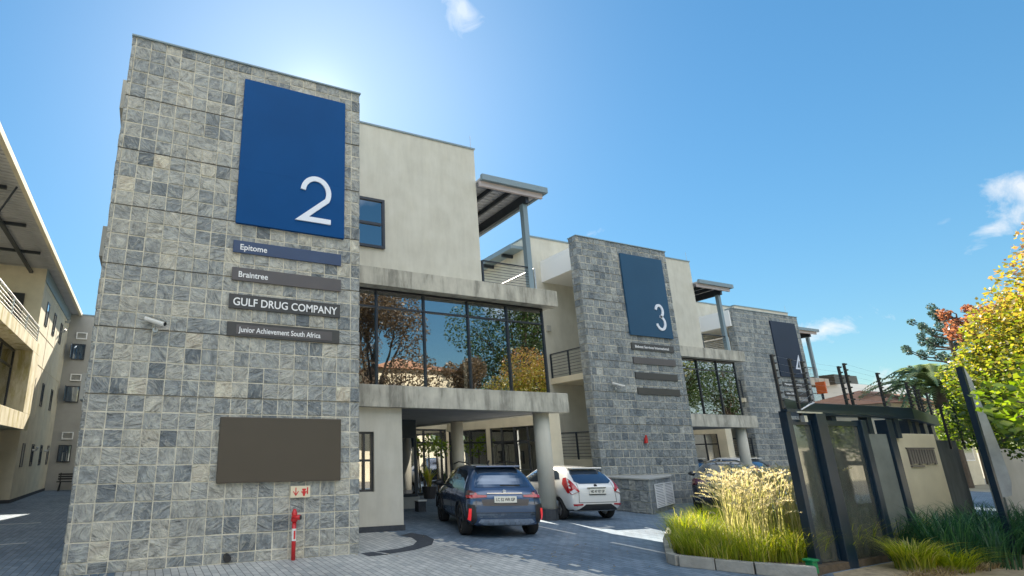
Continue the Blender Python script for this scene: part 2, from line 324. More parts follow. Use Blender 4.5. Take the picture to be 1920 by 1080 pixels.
# ---------------------------------------------------------------- text and digits
def text_mesh(body, size, thick=.004, spacing=1.0):
    cu = bpy.data.curves.new('t', 'FONT'); cu.body = body; cu.size = size; cu.extrude = thick; cu.space_character = spacing; cu.offset = .012; cu.resolution_u = 4
    o = bpy.data.objects.new('t', cu); COL.objects.link(o); bpy.context.view_layer.update()
    me = bpy.data.meshes.new_from_object(o.evaluated_get(bpy.context.evaluated_depsgraph_get()))
    bpy.data.objects.remove(o); bpy.data.curves.remove(cu)
    return me
def lettering(body, x0, x1, y, zc, height, m, parent, name='lettering', rot=None):
    """text on a wall facing -Y, fitted into x0..x1 and cap height"""
    me = text_mesh(body, 1.0, .01)
    xs = [v.co.x for v in me.vertices]; ys = [v.co.y for v in me.vertices]
    cap = .729
    sx = (x1 - x0) / (max(xs) - min(xs)); sz = height / cap; mx = min(xs)
    base = wloc(parent)
    for v in me.vertices:
        c = v.co; v.co = (x0 + (c.x - mx) * sx - base.x, y - c.z * .6 - base.y, zc - height / 2 + c.y * sz - base.z)
    me.materials.clear(); me.materials.append(M[m]); o = bpy.data.objects.new(name, me); COL.objects.link(o); o.parent = parent
    return o
def stroke_digit(paths, x0, z0, w_, h, y, t, m, parent, depth=.03, name='digit'):
    mb = MB(); base = wloc(parent)
    for pts in paths:
        P = [Vector((x0 + a * w_, z0 + b * h)) for a, b in pts]; L_, R_ = [], []
        for i, p in enumerate(P):
            d1 = (P[i] - P[i - 1]).normalized() if i else None; d2 = (P[i + 1] - P[i]).normalized() if i < len(P) - 1 else None
            if d1 is None: n = Vector((-d2.y, d2.x)); k = 1
            elif d2 is None: n = Vector((-d1.y, d1.x)); k = 1
            else:
                n1 = Vector((-d1.y, d1.x)); n2 = Vector((-d2.y, d2.x)); n = (n1 + n2).normalized(); k = 1 / max(.35, n.dot(n1))
            L_.append(p + n * t / 2 * k); R_.append(p - n * t / 2 * k)
        for i in range(len(P) - 1):
            q = [L_[i], R_[i], R_[i + 1], L_[i + 1]]
            f = [mb.bm.verts.new((a.x, y - depth, a.y)) for a in q]; b = [mb.bm.verts.new((a.x, y, a.y)) for a in q]
            mb.bm.faces.new(f)
            for j in range(4): mb.bm.faces.new((f[j], f[(j + 1) % 4], b[(j + 1) % 4], b[j]))
    bmesh.ops.remove_doubles(mb.bm, verts=mb.bm.verts[:], dist=.0005)
    return mb.build(name, m, parent)
def arc(cx, cy, rx, ry, a0, a1, n=14): return [(cx + rx * math.cos(R(a0 + (a1 - a0) * i / n)), cy + ry * math.sin(R(a0 + (a1 - a0) * i / n))) for i in range(n + 1)]
DIG2 = [arc(.5, .66, .42, .31, 175, -28, 18) + [(.07, .045), (1.0, .045)]]
DIG3 = [arc(.48, .745, .37, .225, 170, -92, 16), arc(.48, .27, .44, .25, 93, -172, 18)]
DIG4 = [[(.75, 0.0), (.75, .97), (.04, .27), (1.02, .27)]]

# ---------------------------------------------------------------- ground
def ground_mat():
    m = bpy.data.materials.new('brick_paving'); m.use_nodes = True; N = m.node_tree.nodes; L = m.node_tree.links; p = N['Principled BSDF']
    tc = N.new('ShaderNodeTexCoord')
    def brick(c1, c2, mortar, rot=0, bias=0):
        mp = N.new('ShaderNodeMapping'); mp.inputs['Rotation'].default_value = (0, 0, R(rot)); L.new(tc.outputs['Object'], mp.inputs[0])
        b = N.new('ShaderNodeTexBrick'); b.inputs['Scale'].default_value = 1; b.inputs['Brick Width'].default_value = .22; b.inputs['Row Height'].default_value = .11
        b.inputs['Mortar Size'].default_value = .006; b.inputs['Mortar Smooth'].default_value = .2; b.inputs['Bias'].default_value = bias
        b.inputs['Color1'].default_value = (*c1, 1); b.inputs['Color2'].default_value = (*c2, 1); b.inputs['Mortar'].default_value = (*mortar, 1); L.new(mp.outputs[0], b.inputs['Vector'])
        return b
    light = brick((.40, .41, .395), (.57, .56, .52), (.15, .15, .14), 90)
    dark = brick((.105, .16, .22), (.19, .25, .32), (.06, .07, .08), 90)
    rnd = brick((0, 0, 0), (1, 1, 1), (.5, .5, .5), 90)
    sx = N.new('ShaderNodeSeparateXYZ'); L.new(tc.outputs['Object'], sx.inputs[0])
    # border between the light apron and the dark courtyard pavers, as laid
    def mth(op, a, b=None, cl=False):
        n = N.new('ShaderNodeMath'); n.operation = op; n.use_clamp = cl
        for i, v in enumerate((a, b)):
            if v is None: continue
            if isinstance(v, (int, float)): n.inputs[i].default_value = v
            else: L.new(v, n.inputs[i])
        return n.outputs[0]
    X, Y = sx.outputs[0], sx.outputs[1]
    a = mth('MULTIPLY', mth('SUBTRACT', X, mth('ADD', 5.55, mth('MULTIPLY', mth('SUBTRACT', 10.5, Y), .22))), 1.6)   # >0 dark side
    left = mth('MULTIPLY', mth('SUBTRACT', mth('SUBTRACT', Y, 12.0), mth('MULTIPLY', X, 6)), .35)
    k = mth('MAXIMUM', a, left)
    fac = mth('GREATER_THAN', mth('ADD', k, .5), mth('MULTIPLY_ADD' if False else 'MULTIPLY', rnd.outputs['Color'], 1.0))
    nmac = N.new('ShaderNodeTexNoise'); nmac.inputs['Scale'].default_value = .6; nmac.inputs['Detail'].default_value = 6; L.new(tc.outputs['Object'], nmac.inputs['Vector'])
    rr = ramp(N, [(.28, (.30, .30, .31)), (.5, (.5, .5, .5)), (.72, (.66, .65, .63))]); L.new(nmac.outputs['Fac'], rr.inputs[0])
    mx = N.new('ShaderNodeMixRGB'); L.new(fac, mx.inputs[0]); L.new(light.outputs['Color'], mx.inputs[1]); L.new(dark.outputs['Color'], mx.inputs[2])
    ov = N.new('ShaderNodeMixRGB'); ov.blend_type = 'OVERLAY'; ov.inputs[0].default_value = .6; L.new(mx.outputs[0], ov.inputs[1]); L.new(rr.outputs[0], ov.inputs[2])
    L.new(ov.outputs[0], p.inputs['Base Color']); p.inputs['Roughness'].default_value = .62
    b = N.new('ShaderNodeBump'); b.inputs['Strength'].default_value = .6; b.inputs['Distance'].default_value = .008; b.invert = True; L.new(light.outputs['Fac'], b.inputs['Height']); L.new(b.outputs[0], p.inputs['Normal'])
    return m
M['paving'] = ground_mat()
M['earth'] = mat('dry_ground', (.34, .31, .24), .95, noise=.3, nscale=.5)
g = MB(); g.poly([(-900, -900, -.02), (900, -900, -.02), (900, 900, -.02), (-900, 900, -.02)]); tag(g.build('ground', 'earth'), kind='structure')
g = MB(); g.poly([(-14, -3, 0), (34, -3, 0), (34, 34, 0), (-14, 34, 0)]); tag(g.build('brick_paving', 'paving'), kind='structure')
M['asphalt'] = mat('asphalt', (.26, .25, .23), .9, noise=.2, nscale=3, bump=.3)
g = MB(); g.poly([(-80, -9, -.012), (120, -9, -.012), (120, -3, -.012), (-80, -3, -.012)]); tag(g.build('road', 'asphalt'), kind='structure')
# dark band of pavers curving round the doorstep
g = MB()
inner = [(4.05, 9.62), (4.55, 9.72), (4.98, 9.98), (5.25, 10.35), (5.36, 10.8), (5.28, 11.2)]; outer = [(4.18, 9.30), (4.77, 9.48), (5.32, 9.85), (5.68, 10.42), (5.80, 11.0), (5.66, 11.45)]
for i in range(len(inner) - 1): g.poly([(*inner[i], .004), (*outer[i], .004), (*outer[i + 1], .004), (*inner[i + 1], .004)])
g.poly([(3.75, 9.22, .004), (4.12, 9.24, .004), (3.98, 9.6, .004), (3.72, 9.55, .004)])
tag(g.build('dark_paver_band', 'darkpave'), kind='structure')
for i, (a, b, wd) in enumerate([((8.99, 11.6), (8.84, 9.82), .09), ((8.68, 8.7), (8.60, 7.2), .09), ((13.2, 11.4), (13.0, 9.6), .09), ((-4.2, 16.9), (-2.3, 17.0), .09), ((-3.9, 13.1), (-2.0, 13.3), .10)]):
    g = MB(); ax, ay = a; bx, by = b; L_ = math.hypot(bx - ax, by - ay); nx, ny = -(by - ay) / L_ * wd / 2, (bx - ax) / L_ * wd / 2
    g.poly([(ax - nx, ay - ny, .005), (ax + nx, ay + ny, .005), (bx + nx, by + ny, .005), (bx - nx, by - ny, .005)])
    tag(g.build('parking_line', 'line'), kind='structure')
g = MB()
g.box(10.0, 10.5, 10.35, 10.43, .002, .006); g.box(10.0, 10.08, 10.43, 10.6, .002, .006); g.box(10.42, 10.5, 10.43, 10.6, .002, .006)
tag(g.build('bay_number_marking', 'line'), kind='structure')

# ---------------------------------------------------------------- tile cladding
def clad(mb, u0, u1, z0, z1, place, tw=.275, seed=0, irregular=False, rows0=None, jointz=1.10, start=2.64):
    """tiles over a rectangle; place(u, z, d) -> world point, d = outward distance"""
    rng = random.Random(seed)
    zs = [z1]; bands = []
    j = start
    while j < z1 - .3: j += jointz
    edges = []; k = start
    while k < z1 - .15: edges.append(k); k += jointz
    top = z1; cuts = [z1] + sorted(edges, reverse=True)
    rows = []
    for a, b in zip(cuts, cuts[1:]):
        n = max(1, round((a - b) / .275))
        for i in range(n): rows.append((a - (a - b) * (i + 1) / n, a - (a - b) * i / n, i == n - 1))
    zz = cuts[-1]
    while zz > z0 + .03:
        rows.append((max(z0, zz - .275), zz, False)); zz -= .275
    band = 0; off = .19
    for zb, zt, jt in rows:
        zb = max(zb, z0)
        if zt <= zb + .02: continue
        u = u1; first = True
        off_r = off if not irregular else rng.uniform(.08, .26)
        while u > u0 + .02:
            w_ = off_r if first else (tw if not irregular else rng.choice([.23, .26, .275, .275, .275, .31]))
            if not irregular and not first and rng.random() < .008: w_ = tw * 2
            first = False
            a = max(u0, u - w_); 
            if a - u0 < .05: a = u0
            gp = .0085; gb = .010 if jt else gp
            q = [(a + gp + rng.uniform(-.002, .002), zb + gb + rng.uniform(-.002, .003)), (u - gp, zb + gb + rng.uniform(-.002, .003)), (u - gp + rng.uniform(-.002, .002), zt - gp + rng.uniform(-.003, .002)), (a + gp, zt - gp + rng.uniform(-.003, .002))]
            d0 = .020 + rng.uniform(-.004, .010); tl = [rng.uniform(-.003, .003) for _ in range(4)]
            r = min(1, max(0, rng.gauss(.52, .20)))
            if rng.random() < .03: r = rng.uniform(0, .2)
            c = (sum(x for x, _ in q) / 4, sum(y for _, y in q) / 4)
            inn = [(x + (.007 if x < c[0] else -.007), z + (.007 if z < c[1] else -.007)) for x, z in q]
            B = [place(x, z, 0.0) for x, z in q]; E_ = [place(x, z, d0 - .006) for x, z in q]; F = [place(x, z, d0 + t) for (x, z), t in zip(inn, tl)]
            mb.cface(F, r)
            for i in range(4):
                k2 = (i + 1) % 4
                mb.cface([B[i], B[k2], E_[k2], E_[i]], r); mb.cface([E_[i], E_[k2], F[k2], F[i]], r)
            u = a
def stone_tower(root, x0, x1, yf, th, h, seed, irregular, m):
    core = MB(); core.box(x0 + .0, x1 - .0, yf + .008, yf + th, 0, h - .015)
    t = core.build('stone_wall', 'grout', root)
    mb = MB()
    clad(mb, x0 - .02, x1 + .02, 0, h, lambda u, z, d: (u, yf + .02 - d, z), seed=seed, irregular=irregular)
    clad(mb, yf - .0, yf + th, 0, h, lambda u, z, d: (x0 - d, u, z), seed=seed + 1, irregular=True)
    clad(mb, yf - .0, yf + th, 0, h, lambda u, z, d: (x1 + d, yf * 2 + th - u, z), seed=seed + 2, irregular=True)
    mb.build('tile_cladding', m, t)
    jn = MB(); z = 2.64
    while z < h - .3:
        jn.box(x0 - .004, x1 + .004, yf - .004, yf + .03, z - .001, z + .006); z += 1.10
    jn.build('joint_strip', 'blackplastic', t)
    cp = MB(); cp.box(x0 - .035, x1 + .035, yf - .035, yf + th + .02, h - .012, h + .02); cp.build('coping', 'fascia', t)
    return t

# ---------------------------------------------------------------- office buildings 2, 3, 4
def window(root, x0, x1, y, z0, z1, cols, transoms, m='glass', fr=.05, name='window', depth=.07):
    """window facing -Y"""
    f = MB(); f.box(x0, x1, y - .03, y + depth, z0, z0 + fr); f.box(x0, x1, y - .03, y + depth, z1 - fr, z1)
    f.box(x0, x0 + fr, y - .028, y + depth - .002, z0 + fr, z1 - fr); f.box(x1 - fr, x1, y - .028, y + depth - .002, z0 + fr, z1 - fr)
    for c in cols: f.box(c - fr / 2, c + fr / 2, y - .035, y + depth - .004, z0 + fr, z1 - fr)
    e = [x0 + fr] + list(cols) + [x1 - fr]
    for t in transoms:
        for a, b in zip(e, e[1:]): f.box(a + fr / 2, b - fr / 2, y - .025, y + depth - .006, t - fr / 2, t + fr / 2)
    F = f.build(name, 'alu', root)
    for a, b in zip(e, e[1:]):
        zz = [z0 + fr] + list(transoms) + [z1 - fr]
        p = MB()
        for c, d in zip(zz, zz[1:]): p.box(a, b, y + .012, y + .02, c, d)
        p.build('pane', m, F)
    return F
def railing(root, pts, z0, h, m='darksteel', nrail=8, posts=True, r=.009, top=.022, topm=None):
    a = MB()
    for p, q in zip(pts, pts[1:]):
        for i in range(nrail):
            z = z0 + .10 + (h - .14) * i / (nrail - 1) if i < nrail else z0
            a.tube([(*p, z), (*q, z)], r, 5)
    if posts:
        for p in pts: a.box(p[0] - .025, p[0] + .025, p[1] - .025, p[1] + .025, z0, z0 + h)
    o = a.build('railing', m, root)
    t = MB(); t.tube([(*p, z0 + h) for p in pts], top, 6); t.build('handrail', topm or m, o)
    return o

def office(k, label, tx0, tx1, ty, irregular, stone, seed, full=True):
    ox, oy = 14.93 * k, 4.5 * k
    root = empty('office_building', (tx0, ty, 0), label, 'building')
    def B(*a): return a
    def bx(x0, x1, y0, y1, z0, z1): return (x0 + ox, x1 + ox, y0 + oy, y1 + oy, z0, z1)
    def mb1(name, m, *boxes, parent=None, bevel=0):
        q = MB()
        for b in boxes: q.box(*bx(*b))
        return q.build(name, m, parent or root, bevel=bevel)
    stone_tower(root, tx0, tx1, ty, .38, 9.45, seed, irregular, stone)
    # upper storey block, its parapet flashing
    up = mb1('upper_wall', 'plaster', (3.1 if k else -.4, 8.27, 11.9, 20.6, 6.25, 10.45))
    if k == 0: mb1('rear_wing', 'plaster', (-.4, 5.0, 20.6, 29.0, 0, 10.4))
    mb1('flashing', 'fascia', (3.08 if k else -.42, 8.30, 11.87, 20.62, 10.45, 10.50), parent=up)
    q = MB(); q.tube([(8.2 + ox, 11.95 + oy, 10.5), (8.2 + ox, 11.95 + oy, 10.95)], .008, 5); q.build('lightning_rod', 'galv', up)
    # floor slabs, beams
    bm_ = mb1('upper_beam', 'concrete', (3.1, 10.70, 11.70, 12.0, 5.78, 6.25), bevel=.008)
    mb1('lower_beam', 'concrete', (3.1, 10.72, 11.70, 12.0, 2.765, 3.29), bevel=.008)
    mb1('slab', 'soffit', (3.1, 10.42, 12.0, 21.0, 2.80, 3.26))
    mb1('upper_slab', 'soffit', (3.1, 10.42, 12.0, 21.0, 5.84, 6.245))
    mb1('side_beam', 'plaster', (10.42, 10.66, 12.0, 21.0, 2.78, 3.28), (10.42, 10.66, 12.0, 21.0, 5.80, 6.249))
    # ground floor
    mb1('ground_floor_wall', 'plaster', (3.1, 4.2, 11.9, 12.1, 0, 2.80), (4.2, 4.98, 11.9, 12.1, .12, .86), (4.2, 4.98, 11.9, 12.1, 2.2, 2.80), (4.98, 5.71, 11.9, 12.1, .12, 2.80),
        (5.5, 5.71, 12.1, 16.5, 0, 2.80))
    mb1('back_room_wall', 'plaster', (8.3, 8.5, 16.6, 21, 0, 2.80))
    mb1('plinth', 'darkpave', (4.2, 5.74, 11.88, 12.12, 0, .12))
    window(root, 4.1 + ox, 4.98 + ox, 12.0 + oy, .86, 2.2, [4.75 + ox], [1.55], 'glass')
    mb1('room_back', 'interior', (3.0, 5.5, 14.5, 14.6, .0, 2.8))
    # first floor glazed front
    gx = [5.15, 6.51, 7.87, 9.16]
    window(root, 3.6 + ox, 10.44 + ox, 12.1 + oy, 3.29, 5.79, [x + ox for x in gx], [5.32], 'glass', name='glazed_front', depth=.09)
    s = MB(); x = 10.44 + ox
    s.box(x, x + .05, 12.2 + oy, 20.9 + oy, 3.29, 3.35)
    for yy in (13.8, 15.6, 17.4, 19.2, 20.9): s.box(x, x + .05, yy + oy, yy + .05 + oy, 3.35, 5.79)
    F = s.build('side_glazing', 'alu', root); s = MB(); s.box(x + .015, x + .025, 12.19 + oy, 20.9 + oy, 3.35, 5.79); s.build('pane', 'glass', F)
    for pb in ((5.4, 5.95, 12.5, 12.55, 3.27, 4.5), (7.15, 7.5, 12.5, 12.55, 3.27, 4.2), (8.05, 8.35, 12.5, 12.55, 3.27, 4.4), (8.5, 8.95, 12.5, 12.55, 3.27, 4.6), (9.35, 9.8, 12.5, 12.55, 3.27, 4.9)): mb1('partition', 'blind', pb)
    mb1('interior_wall', 'interior', (3.3, 10.3, 16.3, 16.4, 3.27, 5.83), (3.2, 3.3, 12.3, 16.4, 3.27, 5.83))
    # columns
    for cx, cy in ((10.10, 12.15), (10.28, 16.9)):
        c = MB(); c.tube([(cx + ox, cy + oy, .28), (cx + ox, cy + oy, 2.79)], .215, 28); cc = c.build('column', 'plaster', root, smooth=False)
        for p in cc.data.polygons: p.use_smooth = len(p.vertices) == 4
        c = MB(); c.tube([(cx + ox, cy + oy, 0), (cx + ox, cy + oy, .28)], .245, 12); c.build('tile_collar', 'stone_dark' if False else 'darkpave', cc)
    # small upper window in the beige wall
    window(root, 4.05 + ox, 5.30 + ox, 11.86 + oy, 6.83, 8.22, [4.4 + ox], [7.5], 'glass_blue', fr=.07)
    mb1('window_backing', 'interior', (4.08, 5.27, 11.893, 11.898, 6.86, 8.19))
    # roof terrace: canopy, post, railings
    cz = 9.30
    can = MB(); can.box(*bx(8.27, 10.52, 11.66, 20.6, cz + .06, cz + .12)); C_ = can.build('canopy', 'roofsheet', root)
    c = MB()
    for i in range(80):
        y = 11.9 + i * .19; c.box(*bx(8.29, 10.46, y, y + .05, cz + .035, cz + .06))
    c.build('corrugation', 'roofsheet', C_)
    c = MB(); c.box(*bx(8.27, 10.62, 11.56, 11.66, cz + .02, cz + .20)); c.box(*bx(10.52, 10.62, 11.66, 20.6, cz + .02, cz + .20)); c.build('gutter', 'fascia', C_)
    c = MB(); c.box(*bx(8.27, 10.50, 11.68, 11.76, cz - .13, cz + .03)); c.build('fascia_board', 'pinkwood', C_)
    for b in ((9.95, 10.07, 11.8, 20.5, cz - .30, cz - .0), (9.40, 9.46, 11.8, 20.5, cz - .12, cz + .03), (8.75, 8.81, 11.8, 20.5, cz - .12, cz + .03)):
        c = MB(); c.box(*bx(*b)); c.build('purlin', 'darksteel', C_)
    for y in (12.0, 16.5, 20.2):
        c = MB(); c.box(*bx(9.93, 10.09, y - .08, y + .08, 6.25, cz - .28)); c.build('roof_post', 'fascia', C_)
    railing(root, [(8.35 + ox, 11.95 + oy), (10.05 + ox, 11.95 + oy)], 6.25, .72, r=.007)
    railing(root, [(10.2 + ox, 12.0 + oy), (10.2 + ox, 14.2 + oy), (10.2 + ox, 16.4 + oy), (10.2 + ox, 18.6 + oy), (10.2 + ox, 20.6 + oy)], 6.25, .72, 'galv', r=.012)
    # entrance screen in the car port and the glazed lobby behind
    if full:
        scr = MB(); scr.box(*bx(5.71, 8.42, 16.45, 16.5, .35, 2.80)); sc_ = scr.build('entrance_screen', 'gatesteel', root)
        mb1('screen_pane', 'glass_blue', (6.9, 8.30, 16.43, 16.445, .45, 2.2), parent=sc_)
        mb1('screen_kerb', 'plaster_grey', (5.71, 8.45, 16.35, 16.6, 0, .35))
        window(root, 8.6 + ox, 12.2 + ox, 21.0 + oy, .05, 2.72, [x + ox for x in (9.4, 10.2, 11.1, 12.15 - .2)], [2.15], 'glass_lobby', fr=.07, name='lobby_window')
        mb1('lobby_back', 'interior', (8.6, 14, 23.4, 23.5, 0, 3.4)); mb1('lobby_top', 'plaster_warm', (8.5, 13.6, 20.95, 23.4, 2.72, 3.4))
        mb1('lobby_floor', 'plaster_grey', (8.6, 13.6, 21.1, 23.4, .004, .05))
        mb1('courtyard_wall', 'plaster_warm', (12.25, 12.7, 14.35, 14.8, 0, 2.62), (12.25, 12.7, 17.75, 18.0, 0, 2.62), (12.25, 12.7, 14.35, 21.0, 2.62, 3.05), (12.66, 12.72, 14.8, 21, .35, 2.62))
        s = MB(); x = 12.27 + ox
        for yy in (14.82, 15.5, 16.25, 17.0, 17.68, 18.02, 19.2, 20.8): s.box(x, x + .06, yy + oy, yy + .07 + oy, .0, 2.61)
        s.box(x + .002, x + .058, 14.9 + oy, 20.8 + oy, 2.08, 2.14)
        F = s.build('lobby_side_window', 'alu', root)
        s = MB(); s.box(x + .02, x + .03, 14.85 + oy, 20.9 + oy, .05, 2.6); s.build('pane', 'glass_lobby', F)
        if k == 0:
            for d_, y0 in (('3', 17.35), ('1', 16.05)):
                me = text_mesh(d_, 1.0, .008)
                for v in me.vertices: v.co *= .62
                for v in me.vertices: v.co = (x - .01 - v.co.z - root.location.x, y0 + oy - v.co.x - root.location.y, 1.35 + v.co.y)
                me.materials.clear(); me.materials.append(M['blackplastic']); o = bpy.data.objects.new('door_number', me); COL.objects.link(o); o.parent = F
                fr_ = MB(); ya, yb = y0 + .13, y0 - .62
                for a, b in (((ya, 1.15), (ya, 1.95)), ((ya, 1.95), (ya - .2, 2.06)), ((ya - .2, 2.06), (yb + .2, 2.06)), ((yb + .2, 2.06), (yb, 1.95)), ((yb, 1.95), (yb, 1.15)), ((yb, 1.15), (ya, 1.15))):
                    fr_.tube([(x - .012, a[0], a[1]), (x - .012, b[0], b[1])], .012, 4)
                fr_.build('number_border', 'blackplastic', F)
    return root

def stair_block(root, k):
    """open stair beside a tower; coordinates are those of the block left of tower k (k = 1, 2)"""
    ox, oy = 14.93 * (k - 1), 4.5 * (k - 1)
    def bx(x0, x1, y0, y1, z0, z1): return (x0 + ox, x1 + ox, y0 + oy, y1 + oy, z0, z1)
    q = MB(); q.box(*bx(13.9, 19.5, 16.6, 20, 0, 10.40)); w_ = q.build('stair_wall', 'plaster', root)
    q = MB(); q.box(*bx(13.87, 19.53, 16.57, 20.03, 10.40, 10.46)); q.build('flashing', 'fascia', w_)
    q = MB(); q.box(*bx(13.30, 13.9, 16.9, 20.0, 9.92, 10.05)); q.box(*bx(13.25, 13.32, 16.88, 20.05, 9.88, 10.08)); e = q.build('eaves', 'fascia', root)
    q = MB()
    for y in (17.6, 19): q.box(*bx(13.35, 13.9, y, y + .08, 9.78, 9.92))
    q.build('eaves_brackets', 'darksteel', e)
    q = MB(); q.box(*bx(12.75, 13.9, 16.55, 16.65, 0, 3.0)); q.build('side_wall', 'plaster', root)
    for z0, z1, zr in ((1.20, 1.47, .95), (4.28, 4.50, .95), (8.45, 9.35, 0)):
        q = MB(); q.box(*bx(14.45, 18.4, 14.52, 16.6, z0, z1 if zr else z0 + .12))
        if not zr: q.box(*bx(14.45, 14.57, 14.52, 16.6, z0 + .12, z1))
        L_ = q.build('landing', 'white' if not zr else 'plaster_warm', root)
        if zr:
            railing(root, [(14.5 + ox, 14.6 + oy), (14.5 + ox, 15.6 + oy), (14.5 + ox, 16.55 + oy)], z1, zr)
    # stair flights rising behind the tower
    for z0, z1, y0, d in ((1.0, 2.6, 15.0, 1),):
        q = MB(); n = 9
        for i in range(n):
            xa = 15.4 + i * .28; q.box(*bx(xa, xa + .28, y0, y0 + .7, z0 + (z1 - z0) * i / n - .2, z0 + (z1 - z0) * (i + 1) / n))
        q.build('stair_flight', 'plaster_grey', root)
    q = MB(); q.box(*bx(13.98, 14.12, 16.5, 16.6, 5.35, 5.75)); q.box(*bx(14.45, 14.62, 16.5, 16.6, 6.4, 6.62)); q.build('wall_light', 'plaster_grey', root)

b2 = office(0, 'nearest office building, slate tile wall with big number 2, glass floor over car port', -.94, 3.68, 9.55, False, 'stone', 11)
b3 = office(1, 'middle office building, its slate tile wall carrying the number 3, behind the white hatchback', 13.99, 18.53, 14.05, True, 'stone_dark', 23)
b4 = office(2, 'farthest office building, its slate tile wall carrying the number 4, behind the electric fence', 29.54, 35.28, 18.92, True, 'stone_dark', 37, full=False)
stair_block(b3, 1); stair_block(b4, 2)
# projecting landing boxes left of the first tower
for z0, z1 in ((8.42, 9.08), (5.25, 5.85), (2.62, 3.08)):
    q = MB(); q.box(-1.12, -.4, 10.45, 12.4, z0, z1); q.build('landing', 'plaster_grey', b2)
q = MB(); q.box(-.6, 3.4, 9.98, 10.1, 0, 9.2); q.build('rear_wall', 'plaster', b2)
# plinth in front of tower 3
q = MB(); q.prism([(13.59, 11.95), (15.8, 13.05), (17.0, 14.0), (13.59, 14.0)], 0, .93); pl = q.build('service_plinth', 'grout', b3)
q = MB()
clad(q, 0, 2.05, 0, .93, lambda u, z, d: (13.59 - d, 14.0 - u, z), tw=.4, seed=5, irregular=True, start=0)
ex, ey = (15.8 - 13.59), (13.05 - 11.95); el = math.hypot(ex, ey); ex /= el; ey /= el
clad(q, 0, el, 0, .93, lambda u, z, d: (13.59 + ex * u + ey * d, 11.95 + ey * u - ex * d, z), tw=.4, seed=6, irregular=True, start=0)
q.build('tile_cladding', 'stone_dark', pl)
q = MB(); q.prism([(13.54, 11.88), (15.82, 13.02), (17.0, 13.96), (17.0, 14.02), (13.54, 14.02)], .93, .97); q.build('plinth_top', 'plaster_grey', pl)
def pp(u, d, z): return (13.59 + ex * u + ey * d, 11.95 + ey * u - ex * d, z)
q = MB()
for a, b in ((.42, 1.42), (1.48, 2.45)):
    for u0, u1, z0, z1 in ((a, b, .14, .17), (a, b, .77, .80), (a, a + .03, .17, .77), (b - .03, b, .17, .77)):
        vs = [q.bm.verts.new(pp(u, d, z)) for z in (z0, z1) for u, d in ((u0, .03), (u1, .03), (u1, .055), (u0, .055))]
        for f in ((0, 3, 2, 1), (4, 5, 6, 7), (0, 1, 5, 4), (1, 2, 6, 5), (2, 3, 7, 6), (3, 0, 4, 7)): q.bm.faces.new([vs[i] for i in f])
    for i in range(13):
        z = .185 + i * .045
        q.poly([pp(a + .03, .045, z), pp(b - .03, .045, z), pp(b - .03, .03, z + .03), pp(a + .03, .03, z + .03)])
lv = q.build('louvre_vent', 'white', pl)
q = MB(); q.poly([pp(.43, .031, .15), pp(2.44, .031, .15), pp(2.44, .031, .79), pp(.43, .031, .79)]); q.build('vent_backing', 'blackplastic', lv)
# the car port of building 3: brown door, louvred window
for nm, m_, b in (('back_wall', 'plaster', (25.6, 28.9, 21.15, 21.3, 0, 3.2)),):
    q = MB(); q.box(*b); q.build(nm, m_, b3)
q = MB(); q.box(27.4, 28.45, 21.08, 21.15, 0, 2.6); dd = q.build('door', 'brownwood', b3)
q = MB(); q.box(27.3, 27.4, 21.05, 21.15, 0, 2.7); q.box(28.45, 28.55, 21.05, 21.15, 0, 2.7); q.box(27.4, 28.45, 21.05, 21.15, 2.6, 2.7); q.box(27.4, 28.45, 21.06, 21.08, 1.5, 1.62); q.build('door_frame', 'brownwood', dd)

# ---------------------------------------------------------------- signs on the towers
def number_board(label, x0, x1, z0, z1, y, m, dig, dx0, dx1, dz0, dz1, t, th=.07):
    r = empty('number_sign', ((x0 + x1) / 2, y, z0), label, 'sign', 'large number boards on the tile walls')
    q = MB(); q.box(x0, x1, y - th, y, z0, z1); q.build('board', m, r, bevel=.006)
    q = MB(); zm = z0 + (z1 - z0) * .36; q.box(x0, x1, y - th - .001, y - th, zm, zm + .003); q.build('board_seam', m, r)
    stroke_digit(dig, dx0, dz0, dx1 - dx0, dz1 - dz0, y - th, t, 'letter_blue', r)
    return r
number_board('huge dark blue board with a pale number 2 on the nearest tile wall', 1.18, 3.34, 5.90, 9.07, 9.55, 'panel', DIG2, 2.40, 3.04, 6.15, 7.13, .105)
number_board('blue board with a pale number 3 on the middle tile wall', 16.02, 18.20, 5.85, 9.03, 14.05, 'panel3', DIG3, 17.40, 17.88, 6.15, 7.14, .10)
number_board('grey-violet board with a white number 4 on the farthest tile wall', 32.61, 34.85, 5.78, 9.0, 18.92, 'panel4', DIG4, 34.08, 34.62, 6.05, 7.02, .09)
def name_sign(label, x0, x1, zc, h, y, m, txt=None, tx0=0, tx1=0, cap=.1, th=.04):
    r = empty('name_sign', ((x0 + x1) / 2, y, zc - h / 2), label, 'sign', 'tenant name bars under the number boards')
    q = MB(); q.box(x0, x1, y - th, y, zc - h / 2, zc + h / 2); q.build('board', m, r, bevel=.004)
    if txt: lettering(txt, tx0, tx1, y - th, zc, cap, 'letter', r)
    return r
name_sign('dark blue name bar reading Epitome, topmost under the number 2 board', 1.17, 3.29, 5.44, .24, 9.55, 'bluesign', 'Epitome', 1.30, 1.80, .115)
name_sign('taupe name bar reading Braintree, second under the number 2 board', 1.18, 3.29, 4.905, .25, 9.55, 'greysign', 'Braintree', 1.30, 1.84, .115)
name_sign('charcoal name bar reading GULF DRUG COMPANY in large capitals', 1.16, 3.28, 4.38, .27, 9.55, 'charcoal', 'GULF DRUG COMPANY', 1.235, 3.215, .15)
